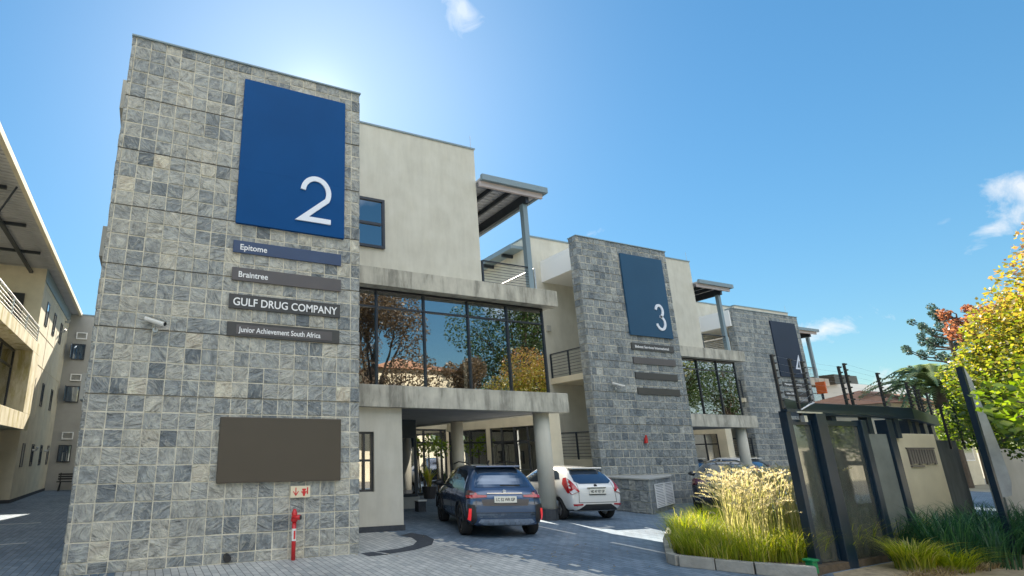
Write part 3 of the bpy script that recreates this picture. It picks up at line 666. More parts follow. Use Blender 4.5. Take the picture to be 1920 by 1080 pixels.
js = name_sign('charcoal name bar reading Junior Achievement South Africa, lowest of its wall', 1.16, 3.27, 3.865, .26, 9.55, 'charcoal', 'Junior Achievement South Africa', 1.36, 2.89, .10)
q = MB(); q.box(1.32, 3.12, 9.505, 9.511, 3.78, 3.95); q.build('inset_plate', 'greysign', js)
name_sign('name bar reading Bidvest Services International under the number 3 board', 16.02, 18.15, 5.44, .25, 14.05, 'charcoal', 'Bidvest Services International', 16.18, 17.88, .10)
name_sign('blank violet-grey bar, second under the number 3 board', 16.02, 18.14, 4.92, .24, 14.05, 'greysign')
name_sign('blank charcoal bar, third under the number 3 board', 16.02, 18.12, 4.37, .24, 14.05, 'charcoal')
name_sign('blank charcoal bar, lowest under the number 3 board', 16.03, 18.13, 3.82, .24, 14.05, 'charcoal')
for z, lab, tx in ((5.38, 'name bar with small pale writing, topmost under the number 4 board', 'Management Services'), (4.86, 'name bar with a short pale word, second under the number 4 board', 'Sales Office'), (4.33, 'blank charcoal bar, lowest under the number 4 board', None)):
    name_sign(lab, 32.66, 34.80, z, .25, 18.92, 'charcoal', tx, 32.8, 34.3 if z > 5 else 33.6, .11)
q = MB(); q.box(1.15, 3.31, 9.47, 9.55, 1.24, 2.315); o = obj_at(q, 'notice_board', 'brownpanel', (2.23, 9.55, 1.24), bevel=.008)
tag(o, 'large blank bronze-brown board low on the nearest tile wall', 'board')
# hydrant sign
r = empty('hydrant_sign', (2.585, 9.53, .97), 'small cream sign with red arrow and hydrant symbol above the red pipe', 'sign')
q = MB(); q.box(2.41, 2.76, 9.50, 9.53, .975, 1.165); q.build('plate', 'cream', r)
q = MB(); q.box(2.495, 2.51, 9.494, 9.50, 1.03, 1.14)
q.poly([(2.45, 9.495, 1.075), (2.5025, 9.495, 1.0), (2.555, 9.495, 1.075), (2.545, 9.495, 1.085), (2.5025, 9.495, 1.025), (2.46, 9.495, 1.085)])
q.build('arrow', 'redmark', r)
q = MB(); q.box(2.63, 2.665, 9.494, 9.50, 1.0, 1.09); q.box(2.60, 2.695, 9.4935, 9.50, 1.055, 1.075); q.box(2.615, 2.68, 9.4945, 9.50, 1.09, 1.12); q.tube([(2.648, 9.4905, 1.05), (2.648, 9.5, 1.05)], .028, 14); q.box(2.70, 2.72, 9.494, 9.50, 1.03, 1.14)
q.build('hydrant_symbol', 'redmark', r)
# fire riser
r = empty('fire_riser', (2.47, 9.42, 0), 'red fire riser pipe with valve standing before the tile wall', 'pipe')
q = MB(); q.tube([(2.47, 9.42, 0), (2.47, 9.42, .62)], .036, 14); q.build('pipe', 'red', r, smooth=True)
q = MB(); q.tube([(2.47, 9.42, .60), (2.47, 9.42, .64), (2.47, 9.42, .70), (2.47, 9.42, .73), (2.47, 9.42, .80)], [.055, .055, .045, .05, .022], 14); q.tube([(2.44, 9.41, .67), (2.50, 9.36, .67), (2.545, 9.33, .67)], [.04, .036, .045], 12); q.build('valve', 'red', r, smooth=True)
q = MB(); q.tube([(2.545, 9.33, .67), (2.56, 9.32, .67)], .034, 12); q.build('outlet_cap', 'blackplastic', r)
q = MB(); q.tube([(2.47, 9.42, .30), (2.47, 9.42, .49)], .038, 14); q.build('white_label', 'white', r)
q = MB(); q.box(2.455, 2.485, 9.376, 9.3815, .33, .46); q.build('label_print', 'redmark', r)
# drain outlet
q = MB(); q.tube([(1.40, 9.56, .10), (1.40, 9.44, .09)], .06, 16); o = obj_at(q, 'drain_pipe', 'blackplastic', (1.40, 9.5, .03)); tag(o, 'black drain pipe end poking out at the foot of the tile wall', 'pipe')
def cctv(label, x, y, z, dx, s=1.0):
    r = empty('security_camera', (x, y, z), label, 'camera', 'cameras fixed to the tile walls')
    q = MB(); q.tube([(x, y, z - .12 * s), (x, y - .03, z - .12 * s)], .045 * s, 12); q.tube([(x, y - .03, z - .12 * s), (x, y - .12 * s, z - .06 * s), (x, y - .12 * s, z)], .014 * s, 8); q.build('bracket', 'galv', r)
    q = MB(); a = Vector((x - .16 * s * dx, y - .06 * s, z + .06 * s)); b = Vector((x + .14 * s * dx, y - .30 * s, z - .07 * s)); q.tube([a, b], .045 * s, 12); h = q.build('housing', 'white', r)
    q = MB(); d = (b - a).normalized(); u = d.cross(Vector((0, 0, 1))).normalized() * .055 * s; up = Vector((0, 0, .05 * s))
    A = [a - u + up, a + u + up, b + d * .05 + u + up, b + d * .05 - u + up]; q.poly(A); q.poly([p + Vector((0, 0, .008)) for p in A]); 
    for i in range(4): q.poly([A[i], A[(i + 1) % 4], A[(i + 1) % 4] + Vector((0, 0, .008)), A[i] + Vector((0, 0, .008))])
    q.build('sun_shield', 'galv', h)
    q = MB(); q.tube([b, b + d * .006], .035 * s, 12); q.build('lens', 'blackplastic', h)
cctv('white bullet camera left of the name bars on the nearest tile wall', -.02, 9.55, 3.86, 1, 1.0)
cctv('small white camera on the middle tile wall beside the lowest bars', 14.98, 14.03, 3.98, 1, 1.0)
q = MB(); q.tube([(16.05, 14.03, 2.05), (16.05, 14.0, 2.05)], .05, 10); q.box(16.0, 16.1, 13.95, 14.0, 2.02, 2.2); q.tube([(16.05, 13.96, 2.2), (16.05, 13.96, 2.28)], .03, 8)
tag(obj_at(q, 'sprinkler_valve', 'red', (16.05, 14.0, 2.05)), 'small red valve on the middle tile wall', 'valve')

# ---------------------------------------------------------------- left building
LB = empty('office_building', (-4.4, 24.2, 0), 'beige office building on the left with a stained concrete balcony box and wide eaves', 'building')
def lbx(name, m, *bs, parent=None, bevel=0):
    q = MB()
    for b in bs: q.box(*b)
    return q.build(name, m, parent or LB, bevel=bevel)
# wall facing +X with slots for narrow windows
wins = [(y, y + .55, 7.0, 8.0) for y in (25.35, 27.35, 29.45)] + [(y, y + .5, 3.75, 4.75) for y in (24.9, 27.1, 29.6)] + [(y, y + .5, 1.25, 2.15) for y in (24.95, 26.9, 29.0, 31.0)]
wall = lbx('wall', 'plaster_warm', (-12, -4.4, 24.2, 32.0, 0, 9.12))
lbx('plinth', 'darkpave', (-12, -4.38, 24.18, 32.0, 0, .12), parent=wall)
for a, b, c, d in wins:
    f = lbx('window', 'alu', (-4.45, -4.37, a, a + .06, c, d), (-4.45, -4.37, b - .06, b, c, d), (-4.45, -4.37, a + .06, b - .06, c, c + .06), (-4.45, -4.37, a + .06, b - .06, d - .06, d))
    lbx('pane', 'carglass', (-4.42, -4.385, a + .06, b - .06, c + .06, d - .06), parent=f)
q = MB()
for z in (6.55, 5.3, 8.35): q.box(-4.41, -4.388, 24.2, 32, z, z + .025)
for y in (26.4, 28.6, 30.6): q.box(-4.41, -4.390, y, y + .025, 3.2, 8.8)
q.build('plaster_joints', 'cream', wall)
lbx('gutter_band', 'fascia', (-4.40, -4.36, 24.2, 32, 8.55, 9.1), parent=wall)
for y, z in ((27.0, 1.9), (30.2, 1.9), (29.7, 7.6), (30.6, 8.3)):
    q = MB(); q.tube([(-4.4, y, z), (-4.25, y, z), (-4.18, y - .05, z + .12)], .05, 8); q.build('wall_lamp', 'galv', wall)
# balcony box with recessed glazing
fr = lbx('balcony_box', 'concrete2', (-12, -4.15, 6, 24.0, 5.42, 5.85), (-12, -4.15, 6, 24.0, 2.6, 3.18), (-4.9, -4.15, 22.7, 24.0, 3.18, 5.42), bevel=.01)
q = MB()
x = -4.78
q.box(x, x + .07, 8, 22.7, 3.18, 3.26); q.box(x, x + .07, 8, 22.7, 5.34, 5.42); q.box(x, x + .07, 8, 22.7, 4.75, 4.81)
for y in (8, 9.6, 11.2, 12.8, 14.4, 16, 17.6, 19.2, 20.8, 22.6): q.box(x - .002, x + .072, y, y + .08, 3.26, 5.34)
gf = q.build('glazing', 'alu', LB); lbx('pane', 'glass', (x + .03, x + .04, 8, 22.7, 3.2, 5.4), parent=gf)
lbx('interior_wall', 'interior', (-8.5, -8.4, 6, 24, 3.18, 5.42)); lbx('blind', 'blind', (-5.6, -5.55, 19.6, 20.6, 3.18, 5.0), (-5.6, -5.55, 17.6, 18.8, 3.18, 4.8), (-5.6, -5.55, 21.2, 22.0, 3.18, 4.9))
lbx('carport_wall', 'plaster_grey', (-9.1, -9.0, 6, 24.2, 0, 2.6), (-9, -8.7, 6, 6.3, 0, 2.6))
for y in (9, 14, 19):
    q = MB(); q.tube([(-4.6, y, 0), (-4.6, y, 2.6)], .2, 20); q.build('column', 'plaster_grey', LB)
lbx('terrace_door', 'alu', (-5.6, -5.02, 24.12, 24.2, 5.85, 7.95)); 
lbx('lower_door', 'alu', (-6.9, -6.0, 24.12, 24.2, 0.0, 2.1))
railing(LB, [(-4.22, y) for y in (8, 10.2, 12.4, 14.6, 16.8, 19, 21.2, 23.4)], 5.85, .62, 'galv', nrail=5, r=.018, top=.028)
# roof with eaves, rafters, corrugated soffit
q = MB(); 
def rz(x): return 9.05 + (-3.95 - x) * .06
vs = [q.bm.verts.new(p) for p in [(-3.95, 5, rz(-3.95)), (-3.95, 32.2, rz(-3.95)), (-12, 32.2, rz(-12)), (-12, 5, rz(-12)), (-3.95, 5, rz(-3.95) + .12), (-3.95, 32.2, rz(-3.95) + .12), (-12, 32.2, rz(-12) + .12), (-12, 5, rz(-12) + .12)]]
for f in ((0, 3, 2, 1), (4, 5, 6, 7), (0, 1, 5, 4), (1, 2, 6, 5), (2, 3, 7, 6), (3, 0, 4, 7)): q.bm.faces.new([vs[i] for i in f])
rf = q.build('roof', 'roofsheet', LB)
q = MB(); q.box(-3.95, -3.83, 5, 32.2, 8.99, 9.17); q.build('gutter', 'plaster_warm', rf)
q = MB()
for y in (8, 12.2, 16.4, 19.2, 21.9): q.box(-9, -4.3, y, y + .09, 8.93, 9.03)
for x in (-5.0, -6.3, -7.6): q.box(x, x + .12, 5, 24.2, 8.83, 8.93)
q.tube([(-4.05, 16.4, 9.02), (-5.6, 18.5, 7.2)], .03, 6)
q.build('rafter', 'darksteel', rf)
q = MB()
for i in range(95): q.box(-8.8, -3.97, 5.2 + i * .2, 5.25 + i * .2, 9.035, 9.046)
q.build('soffit_ribs', 'roofsheet', rf)

# end building across the alley
EB = empty('office_building', (-2.5, 32.0, 0), 'plain grey office wall closing the far end of the left alley', 'building')
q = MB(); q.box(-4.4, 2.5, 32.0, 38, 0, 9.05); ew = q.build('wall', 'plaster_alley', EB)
q = MB(); q.box(-4.42, 2.52, 31.97, 38.02, 9.05, 9.11); q.build('flashing', 'fascia', ew)
for z in (6.6 * 1.0, 4.35, 1.35):
    q = MB(); x0, x1 = -4.05, -3.45
    for b in ((x0, x1, 31.94, 32.0, z, z + .05), (x0, x1, 31.94, 32.0, z + .8, z + .85), (x0, x0 + .05, 31.94, 32.0, z + .05, z + .8), (x1 - .05, x1, 31.94, 32.0, z + .05, z + .8)): q.box(*b)
    f = q.build('window', 'alu', EB); q = MB(); q.box(x0 + .05, x1 - .05, 31.96, 31.99, z + .05, z + .8); q.build('pane', 'carglass', f)
    q = MB()
    if z > 2: q.box(x0 - .03, x0, 31.45, 31.98, z + .03, z + .82); q.build('open_sash', 'carglass', f)
    else: q.bm.free()
    q = MB(); v0, v1, zz = -3.97, -3.45, z + 1.12
    for b in ((v0, v1, 31.93, 32.0, zz, zz + .05), (v0, v1, 31.93, 32.0, zz + .32, zz + .37), (v0, v0 + .05, 31.93, 32.0, zz + .05, zz + .32), (v1 - .05, v1, 31.93, 32.0, zz + .05, zz + .32)): q.box(*b)
    f = q.build('vent', 'white', EB); q = MB()
    for i in range(5): q.box(v0 + .05, v1 - .05, 31.97, 31.995, zz + .06 + i * .052, zz + .09 + i * .052)
    q.build('vent_slats', 'plaster_grey', f)
# garden bench at the alley end
r = empty('garden_bench', (-3.1, 31.2, 0), 'dark slatted bench at the far end of the left alley', 'bench')
q = MB()
for i in range(4): q.box(-3.8, -2.2, 31.0 + i * .11, 31.08 + i * .11, .42, .46)
q.build('seat', 'blackplastic', r)
q = MB()
for i in range(3): q.box(-3.8, -2.2, 31.44, 31.48, .52 + i * .11, .60 + i * .11)
q.build('backrest', 'blackplastic', r)
for x in (-3.7, -2.35):
    q = MB(); q.tube([(x, 31.0, 0), (x + .05, 31.25, .42), (x, 31.45, 0)], .03, 6); q.tube([(x, 31.44, .4), (x, 31.47, .85)], .03, 6); q.build('leg', 'blackplastic', r)

# ---------------------------------------------------------------- cars
def loft_body(st):
    """st rows: y, zb, zt, ws, wm, wb, zbelt, wr"""
    bm = bmesh.new(); rings = []
    for y, zb, zt, ws, wm, wb, zbelt, wr in st:
        zbelt = min(zbelt, zt - .03)
        zm = zb + (zbelt - zb) * .55
        half = [(0, zb), (ws * .8, zb), (ws, zb + .06), (wm, zm), (wb, zbelt), (wb - (wb - wr) * .5, zbelt + (zt - zbelt) * .55), (wr, zt - .035 - .02 * (zt - zbelt)), (wr * .6, zt - .004), (0, zt)]
        ring = [bm.verts.new((x, y, z)) for x, z in half] + [bm.verts.new((-x, y, z)) for x, z in half[-2:0:-1]]
        rings.append(ring)
    n = len(rings[0])
    for A, B in zip(rings, rings[1:]):
        for i in range(n): bm.faces.new((A[i], B[i], B[(i + 1) % n], A[(i + 1) % n]))
    for ring, rev in ((rings[0], False), (rings[-1], True)):
        # cap by quads across
        h = n // 2
        for i in range(h):
            a, b = ring[i], ring[i + 1]; c, d = ring[(n - i - 1) % n], ring[(n - i) % n]
            vs = []
            for v in (a, b, c, d):
                if v not in vs: vs.append(v)
            if len(vs) >= 3: bm.faces.new(vs[::-1] if not rev else vs)
    bmesh.ops.recalc_face_normals(bm, faces=bm.faces[:])
    return bm
def car_body(name, st, m, parent, wheels, wr):
    bm = loft_body(st); me = bpy.data.meshes.new(name); bm.to_mesh(me); bm.free()
    o = bpy.data.objects.new(name, me); COL.objects.link(o)
    s = o.modifiers.new('s', 'SUBSURF'); s.levels = 3; s.render_levels = 3
    cutters = []
    for wx, wy in wheels:
        q = MB(); q.tube([(wx * 1.25, wy, wr + .0), (wx * .72, wy, wr)], wr * 1.13, 32); c = q.build('c', 'tyre'); cutters.append(c)
        b = o.modifiers.new('b', 'BOOLEAN'); b.operation = 'DIFFERENCE'; b.object = c; b.solver = 'EXACT'
    bpy.context.view_layer.update()
    dg = bpy.context.evaluated_depsgraph_get(); me2 = bpy.data.meshes.new_from_object(o.evaluated_get(dg))
    for c in cutters: bpy.data.objects.remove(c)
    bpy.data.objects.remove(o)
    me2.materials.clear(); me2.materials.append(M[m])
    for p in me2.polygons: p.use_smooth = True; p.material_index = 0
    o = bpy.data.objects.new(name, me2); COL.objects.link(o); o.parent = parent
    bm = bmesh.new(); bm.from_mesh(me2); tree = BVHTree.FromBMesh(bm); bm.free()
    return o, tree
def patch(tree, pts, axis, sign, off, m, name, parent, step=.07, thick=.012):
    """outline (2D) projected on the body; axis 'x': pts are (y,z), from side sign; axis 'y': pts are (x,z)"""
    bm = bmesh.new()
    f = bm.faces.new([bm.verts.new((a, b, 0)) for a, b in pts])
    for k in (0, 1):
        lo = min(p[k] for p in pts); hi = max(p[k] for p in pts); n = int((hi - lo) / step)
        for i in range(1, n + 1):
            c = [0, 0, 0]; c[k] = lo + (hi - lo) * i / (n + 1); no = [0, 0, 0]; no[k] = 1
            bmesh.ops.bisect_plane(bm, geom=bm.verts[:] + bm.edges[:] + bm.faces[:], plane_co=c, plane_no=no)
    top = []
    for v in bm.verts:
        a, b = v.co.x, v.co.y
        if axis == 'x': o_, d = Vector((sign * 3, a, b)), Vector((-sign, 0, 0))
        else: o_, d = Vector((a, sign * 5, b)), Vector((0, -sign, 0))
        hit = tree.ray_cast(o_, d)
        if hit[0] is None:
            hit = tree.find_nearest(o_ + d * (2.2 if axis == 'x' else 3.0)); 
        nn = hit[1] if hit[1].dot(d) < 0 else -hit[1]
        v.co = hit[0] - d * off * .5 + nn * off
    e = bmesh.ops.extrude_face_region(bm, geom=bm.faces[:])
    nv = [x for x in e['geom'] if isinstance(x, bmesh.types.BMVert)]
    dd = Vector((sign, 0, 0)) if axis == 'x' else Vector((0, sign, 0))
    bmesh.ops.translate(bm, vec=-dd * thick, verts=nv)
    bmesh.ops.recalc_face_normals(bm, faces=bm.faces[:])
    me = bpy.data.meshes.new(name); bm.to_mesh(me); bm.free()
    me.materials.append(M[m]); o = bpy.data.objects.new(name, me); COL.objects.link(o); o.parent = parent
    return o
def mirror(pts): return [(-a, b) for a, b in pts][::-1]
def wheel(parent, x, y, r, w_, rim='rim', spokes=5):
    s = 1 if x > 0 else -1
    o = MB(); prof = [(r * .70, -w_ / 2 + .01), (r * .93, -w_ / 2), (r, -w_ / 2 + .03), (r, w_ / 2 - .03), (r * .93, w_ / 2), (r * .70, w_ / 2 - .01)]
    n = 36; rings = []
    for rr, a in prof: rings.append([o.bm.verts.new((x + a, y + rr * math.cos(2 * math.pi * i / n), r + rr * math.sin(2 * math.pi * i / n))) for i in range(n)])
    rings.append(rings[0])
    for A, B in zip(rings, rings[1:]):
        for i in range(n): o.bm.faces.new((A[i], A[(i + 1) % n], B[(i + 1) % n], B[i]))
    W = empty_part('wheel', parent)
    o.build('tyre', 'tyre', W, local=True, smooth=True)
    q = MB(); xo = x + s * (w_ / 2 - .02)
    q.tube([(xo - s * .12, y, r), (xo - s * .10, y, r)], r * .70, 30)
    for i in range(spokes):
        for dlt in (-.14, .14):
            a = 2 * math.pi * i / spokes + .3; c1 = Vector((xo, y + .05 * math.cos(a), r + .05 * math.sin(a))); c2 = Vector((xo - s * .005, y + r * .68 * math.cos(a + dlt), r + r * .68 * math.sin(a + dlt)))
            q.tube([c1, c2], .018, 6)
    q.tube([(xo - s * .04, y, r), (xo + s * .012, y, r)], .055, 12)
    n = 36; R1 = []
    for rr, dx in ((r * .66, -.06), (r * .66, 0), (r * .71, .005), (r * .71, -.06)): R1.append([q.bm.verts.new((xo + s * dx, y + rr * math.cos(2 * math.pi * i / n), r + rr * math.sin(2 * math.pi * i / n))) for i in range(n)])
    for A, B in zip(R1, R1[1:]):
        for i in range(n): q.bm.faces.new((A[i], A[(i + 1) % n], B[(i + 1) % n], B[i]))
    q.build('rim', rim, W, local=True)
def empty_part(name, parent):
    o = bpy.data.objects.new(name, None); COL.objects.link(o); o.parent = parent; o.empty_display_size = .2; return o
def car_root(label, cat, x, y, head, name='parked_car'):
    r = empty(name, (x, y, 0), label, cat, 'cars parked between the buildings'); r.rotation_euler.z = R(head); return r
def plate(parent, x, y, z, txt, tilt=0, w_=.50, h=.115):
    q = MB(); q.box(x - w_ / 2 - .012, x + w_ / 2 + .012, y - .012, y, z - h / 2 - .012, z + h / 2 + .012); f = q.build('number_plate', 'plate', parent, local=True)
    q = MB(); q.box(x - w_ / 2 - .02, x + w_ / 2 + .02, y - .008, y + .01, z - h / 2 - .035, z - h / 2 - .012); q.build('plate_holder', 'blackplastic', f, local=True)
    me = text_mesh(txt, 1.0, .02)
    for v in me.vertices: v.co *= .1
    xs = [v.co.x for v in me.vertices]; sx = (w_ * .88) / (max(xs) - min(xs)); mx = min(xs)
    for v in me.vertices: c = v.co.copy(); v.co = (x - w_ * .44 + (c.x - mx) * sx, y - .014 - c.z, z - h * .30 + c.y * 1.0)
    me.materials.clear(); me.materials.append(M['blackplastic']); o = bpy.data.objects.new('plate_text', me); COL.objects.link(o); o.parent = f
def mirror_part(parent, x, y, z, m):
    for s in (-1, 1):
        q = MB(); q.tube([(s * (x - .08), y, z - .04), (s * (x + .02), y, z - .01)], .025, 8); q.tube([(s * (x + .0), y + .05, z), (s * (x + .01), y, z + .01), (s * (x + .13), y + .02, z + .015), (s * (x + .19), y + .05, z + .01)], [.06, .075, .07, .035], 10); q.build('wing_mirror', m, parent, local=True, smooth=True)

def make_suv(x, y, head):
    r = car_root('slate blue sport utility vehicle seen from behind under the car port', 'car', x, y, head)
    st = [(-2.235, .42, .80, .66, .74, .70, .72, .50), (-2.20, .33, .98, .80, .88, .80, .90, .60), (-2.10, .27, 1.08, .86, .915, .845, 1.0, .66), (-1.98, .25, 1.20, .88, .922, .86, 1.03, .68), (-1.80, .24, 1.43, .88, .922, .862, 1.04, .64),
          (-1.62, .24, 1.575, .88, .922, .862, 1.04, .60), (-1.3, .24, 1.61, .88, .922, .862, 1.03, .60), (-.3, .22, 1.635, .88, .922, .865, 1.01, .61), (.4, .22, 1.575, .88, .92, .865, .99, .60), (.85, .22, 1.36, .88, .92, .85, .98, .62),
          (1.25, .22, 1.09, .88, .918, .82, .96, .66), (1.75, .22, 1.0, .87, .90, .78, .92, .60), (2.08, .25, .88, .80, .84, .70, .80, .50), (2.22, .34, .70, .66, .72, .60, .62, .42)]
    body, T = car_body('body', st, 'paint_blue', r, [(.80, -1.42), (-.80, -1.42), (.80, 1.27), (-.80, 1.27)], .36)
    for sx in (-1, 1):
        for yy in (-1.42, 1.27): wheel(r, sx * .80, yy, .36, .235, 'rimdark')
        patch(T, [(-1.72, 1.07), (-.42, 1.04), (-.42, 1.50), (-1.35, 1.47), (-1.62, 1.36)], 'x', sx, .004, 'carglass', 'side_window', r)
        patch(T, [(-.36, 1.04), (.98, 1.03), (.90, 1.12), (.45, 1.42), (.15, 1.50), (-.36, 1.50)], 'x', sx, .004, 'carglass', 'side_window', r)
        patch(T, [(-2.05, .24), (2.0, .24), (2.0, .34), (-1.0, .34), (-1.0, .33), (-2.05, .33)], 'x', sx, .006, 'blackplastic', 'sill', r)
        for ys in (-1.02, -.39, 1.0): patch(T, [(ys, .36), (ys + .012, .36), (ys + .012, 1.02), (ys, 1.02)], 'x', sx, .003, 'blackplastic', 'door_seam', r, thick=.003)
        for y0 in (-.95, .12):
            q = MB(); q.box(sx * .915 - .015, sx * .915 + .015, y0, y0 + .2, .88, .905); q.build('door_handle', 'paint_blue', r, local=True)
        q = MB(); q.tube([(sx * .60, -1.45, 1.60), (sx * .62, -1.2, 1.655), (sx * .63, -.3, 1.675), (sx * .61, .45, 1.60)], .016, 6); q.build('roof_rail', 'blackplastic', r, local=True)
    patch(T, [(-.66, 1.11), (.66, 1.11), (.58, 1.44), (.50, 1.50), (-.50, 1.50), (-.58, 1.44)], 'y', -1, .006, 'carglass', 'rear_window', r)
    # tail lights: smoked housings with red inner bars
    for s in (-1, 1):
        P = [(s * .42, .90), (s * .90, .86), (s * .93, .98), (s * .86, 1.06), (s * .72, 1.03), (s * .60, .96), (s * .42, .955)]
        l = patch(T, P if s > 0 else P[::-1], 'y', -1, .012, 'taildark', 'tail_light', r)
        P = [(s * .44, .905), (s * .86, .885), (s * .88, .93), (s * .72, .955), (s * .70, .99), (s * .66, .99), (s * .66, .945), (s * .44, .935)]
        patch(T, P if s > 0 else P[::-1], 'y', -1, .018, 'taillight', 'lamp', l)
        P = [(s * .72, .74), (s * .90, .76), (s * .92, .34), (s * .74, .30), (s * .68, .42)]
        patch(T, P if s > 0 else P[::-1], 'y', -1, .010, 'blackplastic', 'bumper_corner', r)
        P = [(s * .80, .66), (s * .845, .66), (s * .86, .42), (s * .81, .40)]
        patch(T, P if s > 0 else P[::-1], 'y', -1, .022, 'reflector_glow', 'reflector', r)
    patch(T, [(-.52, .72), (-.56, .86), (.56, .86), (.52, .72)], 'y', -1, .007, 'greysign', 'tailgate_recess', r)
    patch(T, [(-.66, .46), (-.70, .55), (.70, .55), (.66, .46)], 'y', -1, .014, 'carglass', 'bumper_strip', r)
    patch(T, [(-.66, .36), (-.60, .43), (.60, .43), (.66, .36), (.5, .30), (-.5, .30)], 'y', -1, .012, 'chrome', 'skid_plate', r)
    q = MB(); q.box(-.55, .55, -1.80, -1.50, 1.555, 1.60); sp = q.build('rear_spoiler', 'paint_blue', r, local=True, bevel=.02)
    q = MB(); q.box(-.42, .42, -2.205, -2.10, .975, 1.0); q.build('tailgate_trim', 'chrome', r, local=True, bevel=.005)
    q = MB(); q.tube([(0, -2.20, 1.03), (0, -2.16, 1.035)], .038, 20); q.build('badge', 'clear', r, local=True)
    q = MB(); q.box(-.05, .42, -2.055, -2.02, 1.145, 1.165); q.build('wiper', 'blackplastic', r, local=True)
    for sx in (-1, 1):
        P = [(sx * 0.7, 0.56), (sx * (0.7 + .012), 0.56), (sx * (0.6599999999999999 + .012), 1.06), (sx * 0.6599999999999999, 1.06)]
        patch(T, P if sx > 0 else P[::-1], 'y', -1, .004, 'blackplastic', 'tailgate_seam', r, thick=.003)
    patch(T, [(-0.7, 0.56), (0.7, 0.56), (0.7, 0.56 + .012), (-0.7, 0.56 + .012)], 'y', -1, .004, 'blackplastic', 'tailgate_seam', r, thick=.003)
    plate(r, 0, -2.235, .855, 'LC 52 WR GP')
    mirror_part(r, .92, .75, 1.08, 'blackplastic')
    q = MB(); q.tube([(0, -.9, 1.63), (0, -1.02, 1.70)], .02, 8); q.build('aerial', 'blackplastic', r, local=True)
    # trim round the arches
    for sx in (-1, 1):
        for yy in (-1.42, 1.27):
            q = MB(); n = 16; pts = [(sx * .925, yy + .415 * math.cos(math.pi * i / n), .36 + .415 * math.sin(math.pi * i / n)) for i in range(n + 1)]; q.tube(pts, .022, 6); q.build('arch_trim', 'blackplastic', r, local=True)
    return r
def make_hatch(x, y, head, label, ptxt, m='paint_white', estate=False):
    r = car_root(label, 'car', x, y, head)
    st = [(-1.965, .40, .74, .60, .68, .62, .66, .46), (-1.93, .31, .93, .72, .80, .74, .86, .56), (-1.84, .26, 1.04, .79, .845, .775, .96, .60), (-1.70, .24, 1.18, .81, .858, .79, 1.01, .62), (-1.52, .24, 1.33, .82, .86, .79, 1.02, .59),
          (-1.36, .23, 1.425, .82, .86, .79, 1.01, .55), (-1.05, .22, 1.455, .82, .86, .79, .99, .55), (-.3, .2, 1.48, .82, .86, .79, .95, .56), (.2, .2, 1.44, .82, .858, .79, .93, .55), (.7, .2, 1.22, .82, .855, .78, .91, .57),
          (1.12, .2, 1.0, .81, .85, .74, .88, .60), (1.5, .2, .90, .80, .83, .70, .80, .54), (1.82, .24, .76, .72, .77, .62, .70, .44), (1.96, .32, .60, .58, .64, .52, .54, .36)]
    body, T = car_body('body', st, m, r, [(.75, -1.24), (-.75, -1.24), (.75, 1.25), (-.75, 1.25)], .31)
    for sx in (-1, 1):
        for yy in (-1.24, 1.25): wheel(r, sx * .755, yy, .31, .20)
        patch(T, [(-1.30, 1.11), (-.30, 1.00), (-.30, 1.36), (-.95, 1.345), (-1.15, 1.27)], 'x', sx, .004, 'carglass', 'side_window', r)
        patch(T, [(-.24, 1.0), (.82, .965), (.72, 1.05), (.32, 1.27), (.05, 1.36), (-.24, 1.365)], 'x', sx, .004, 'carglass', 'side_window', r)
        patch(T, [(-1.86, .24), (1.8, .22), (1.8, .27), (-1.86, .29)], 'x', sx, .006, 'blackplastic', 'sill', r)
        for ys in (-.82, -.27, .92): patch(T, [(ys, .32), (ys + .01, .32), (ys + .01, .97), (ys, .97)], 'x', sx, .003, 'blackplastic', 'door_seam', r, thick=.003)
        q = MB(); q.box(sx * .852 - .014, sx * .852 + .014, -.75, -.57, .86, .885); q.build('door_handle', m, r, local=True)
        q = MB(); q.box(sx * .852 - .014, sx * .852 + .014, .05, .23, .84, .865); q.build('door_handle', m, r, local=True)
        P = [(sx * .56, .80), (sx * .78, .72), (sx * .86, .84), (sx * .83, 1.06), (sx * .76, 1.17), (sx * .70, 1.14), (sx * .64, .95)]
        l = patch(T, P if sx > 0 else P[::-1], 'y', -1, .012, 'taillight', 'tail_light', r)
        P = [(sx * .62, .79), (sx * .77, .735), (sx * .80, .79), (sx * .70, .86)]
        patch(T, P if sx > 0 else P[::-1], 'y', -1, .018, 'clear', 'reverse_lamp', l)
        patch(T, [(-1.80, .74), (-1.50, .98), (-1.46, 1.14), (-1.56, 1.16), (-1.72, 1.0), (-1.86, .80)], 'x', sx, .012, 'taillight', 'tail_light_side', l)
        P = [(sx * .50, .44), (sx * .74, .42), (sx * .76, .47), (sx * .50, .475)]
        patch(T, P if sx > 0 else P[::-1], 'y', -1, .018, 'taillight', 'reflector', r)
    patch(T, [(-.60, 1.06), (-.48, 1.0), (.48, 1.0), (.60, 1.06), (.54, 1.28), (.46, 1.36), (-.46, 1.36), (-.54, 1.28)], 'y', -1, .006, 'carglass', 'rear_window', r)
    patch(T, [(-.66, .30), (-.50, .30), (.50, .30), (.66, .30), (.40, .46), (-.40, .46)], 'y', -1, .014, 'blackplastic', 'bumper_insert', r)
    q = MB(); q.box(-.50, .50, -1.60, -1.30, 1.395, 1.435); q.build('rear_spoiler', m, r, local=True, bevel=.015)
    q = MB(); q.box(-.30, .30, -1.965, -1.90, .885, .905); q.build('tailgate_trim', 'chrome', r, local=True)
    q = MB(); q.tube([(0, -1.92, .94), (0, -1.88, .95)], .045, 20); q.build('badge', 'blackplastic', r, local=True)
    q = MB(); q.box(-.05, .40, -1.80, -1.76, 1.04, 1.06); q.build('wiper', 'blackplastic', r, local=True)
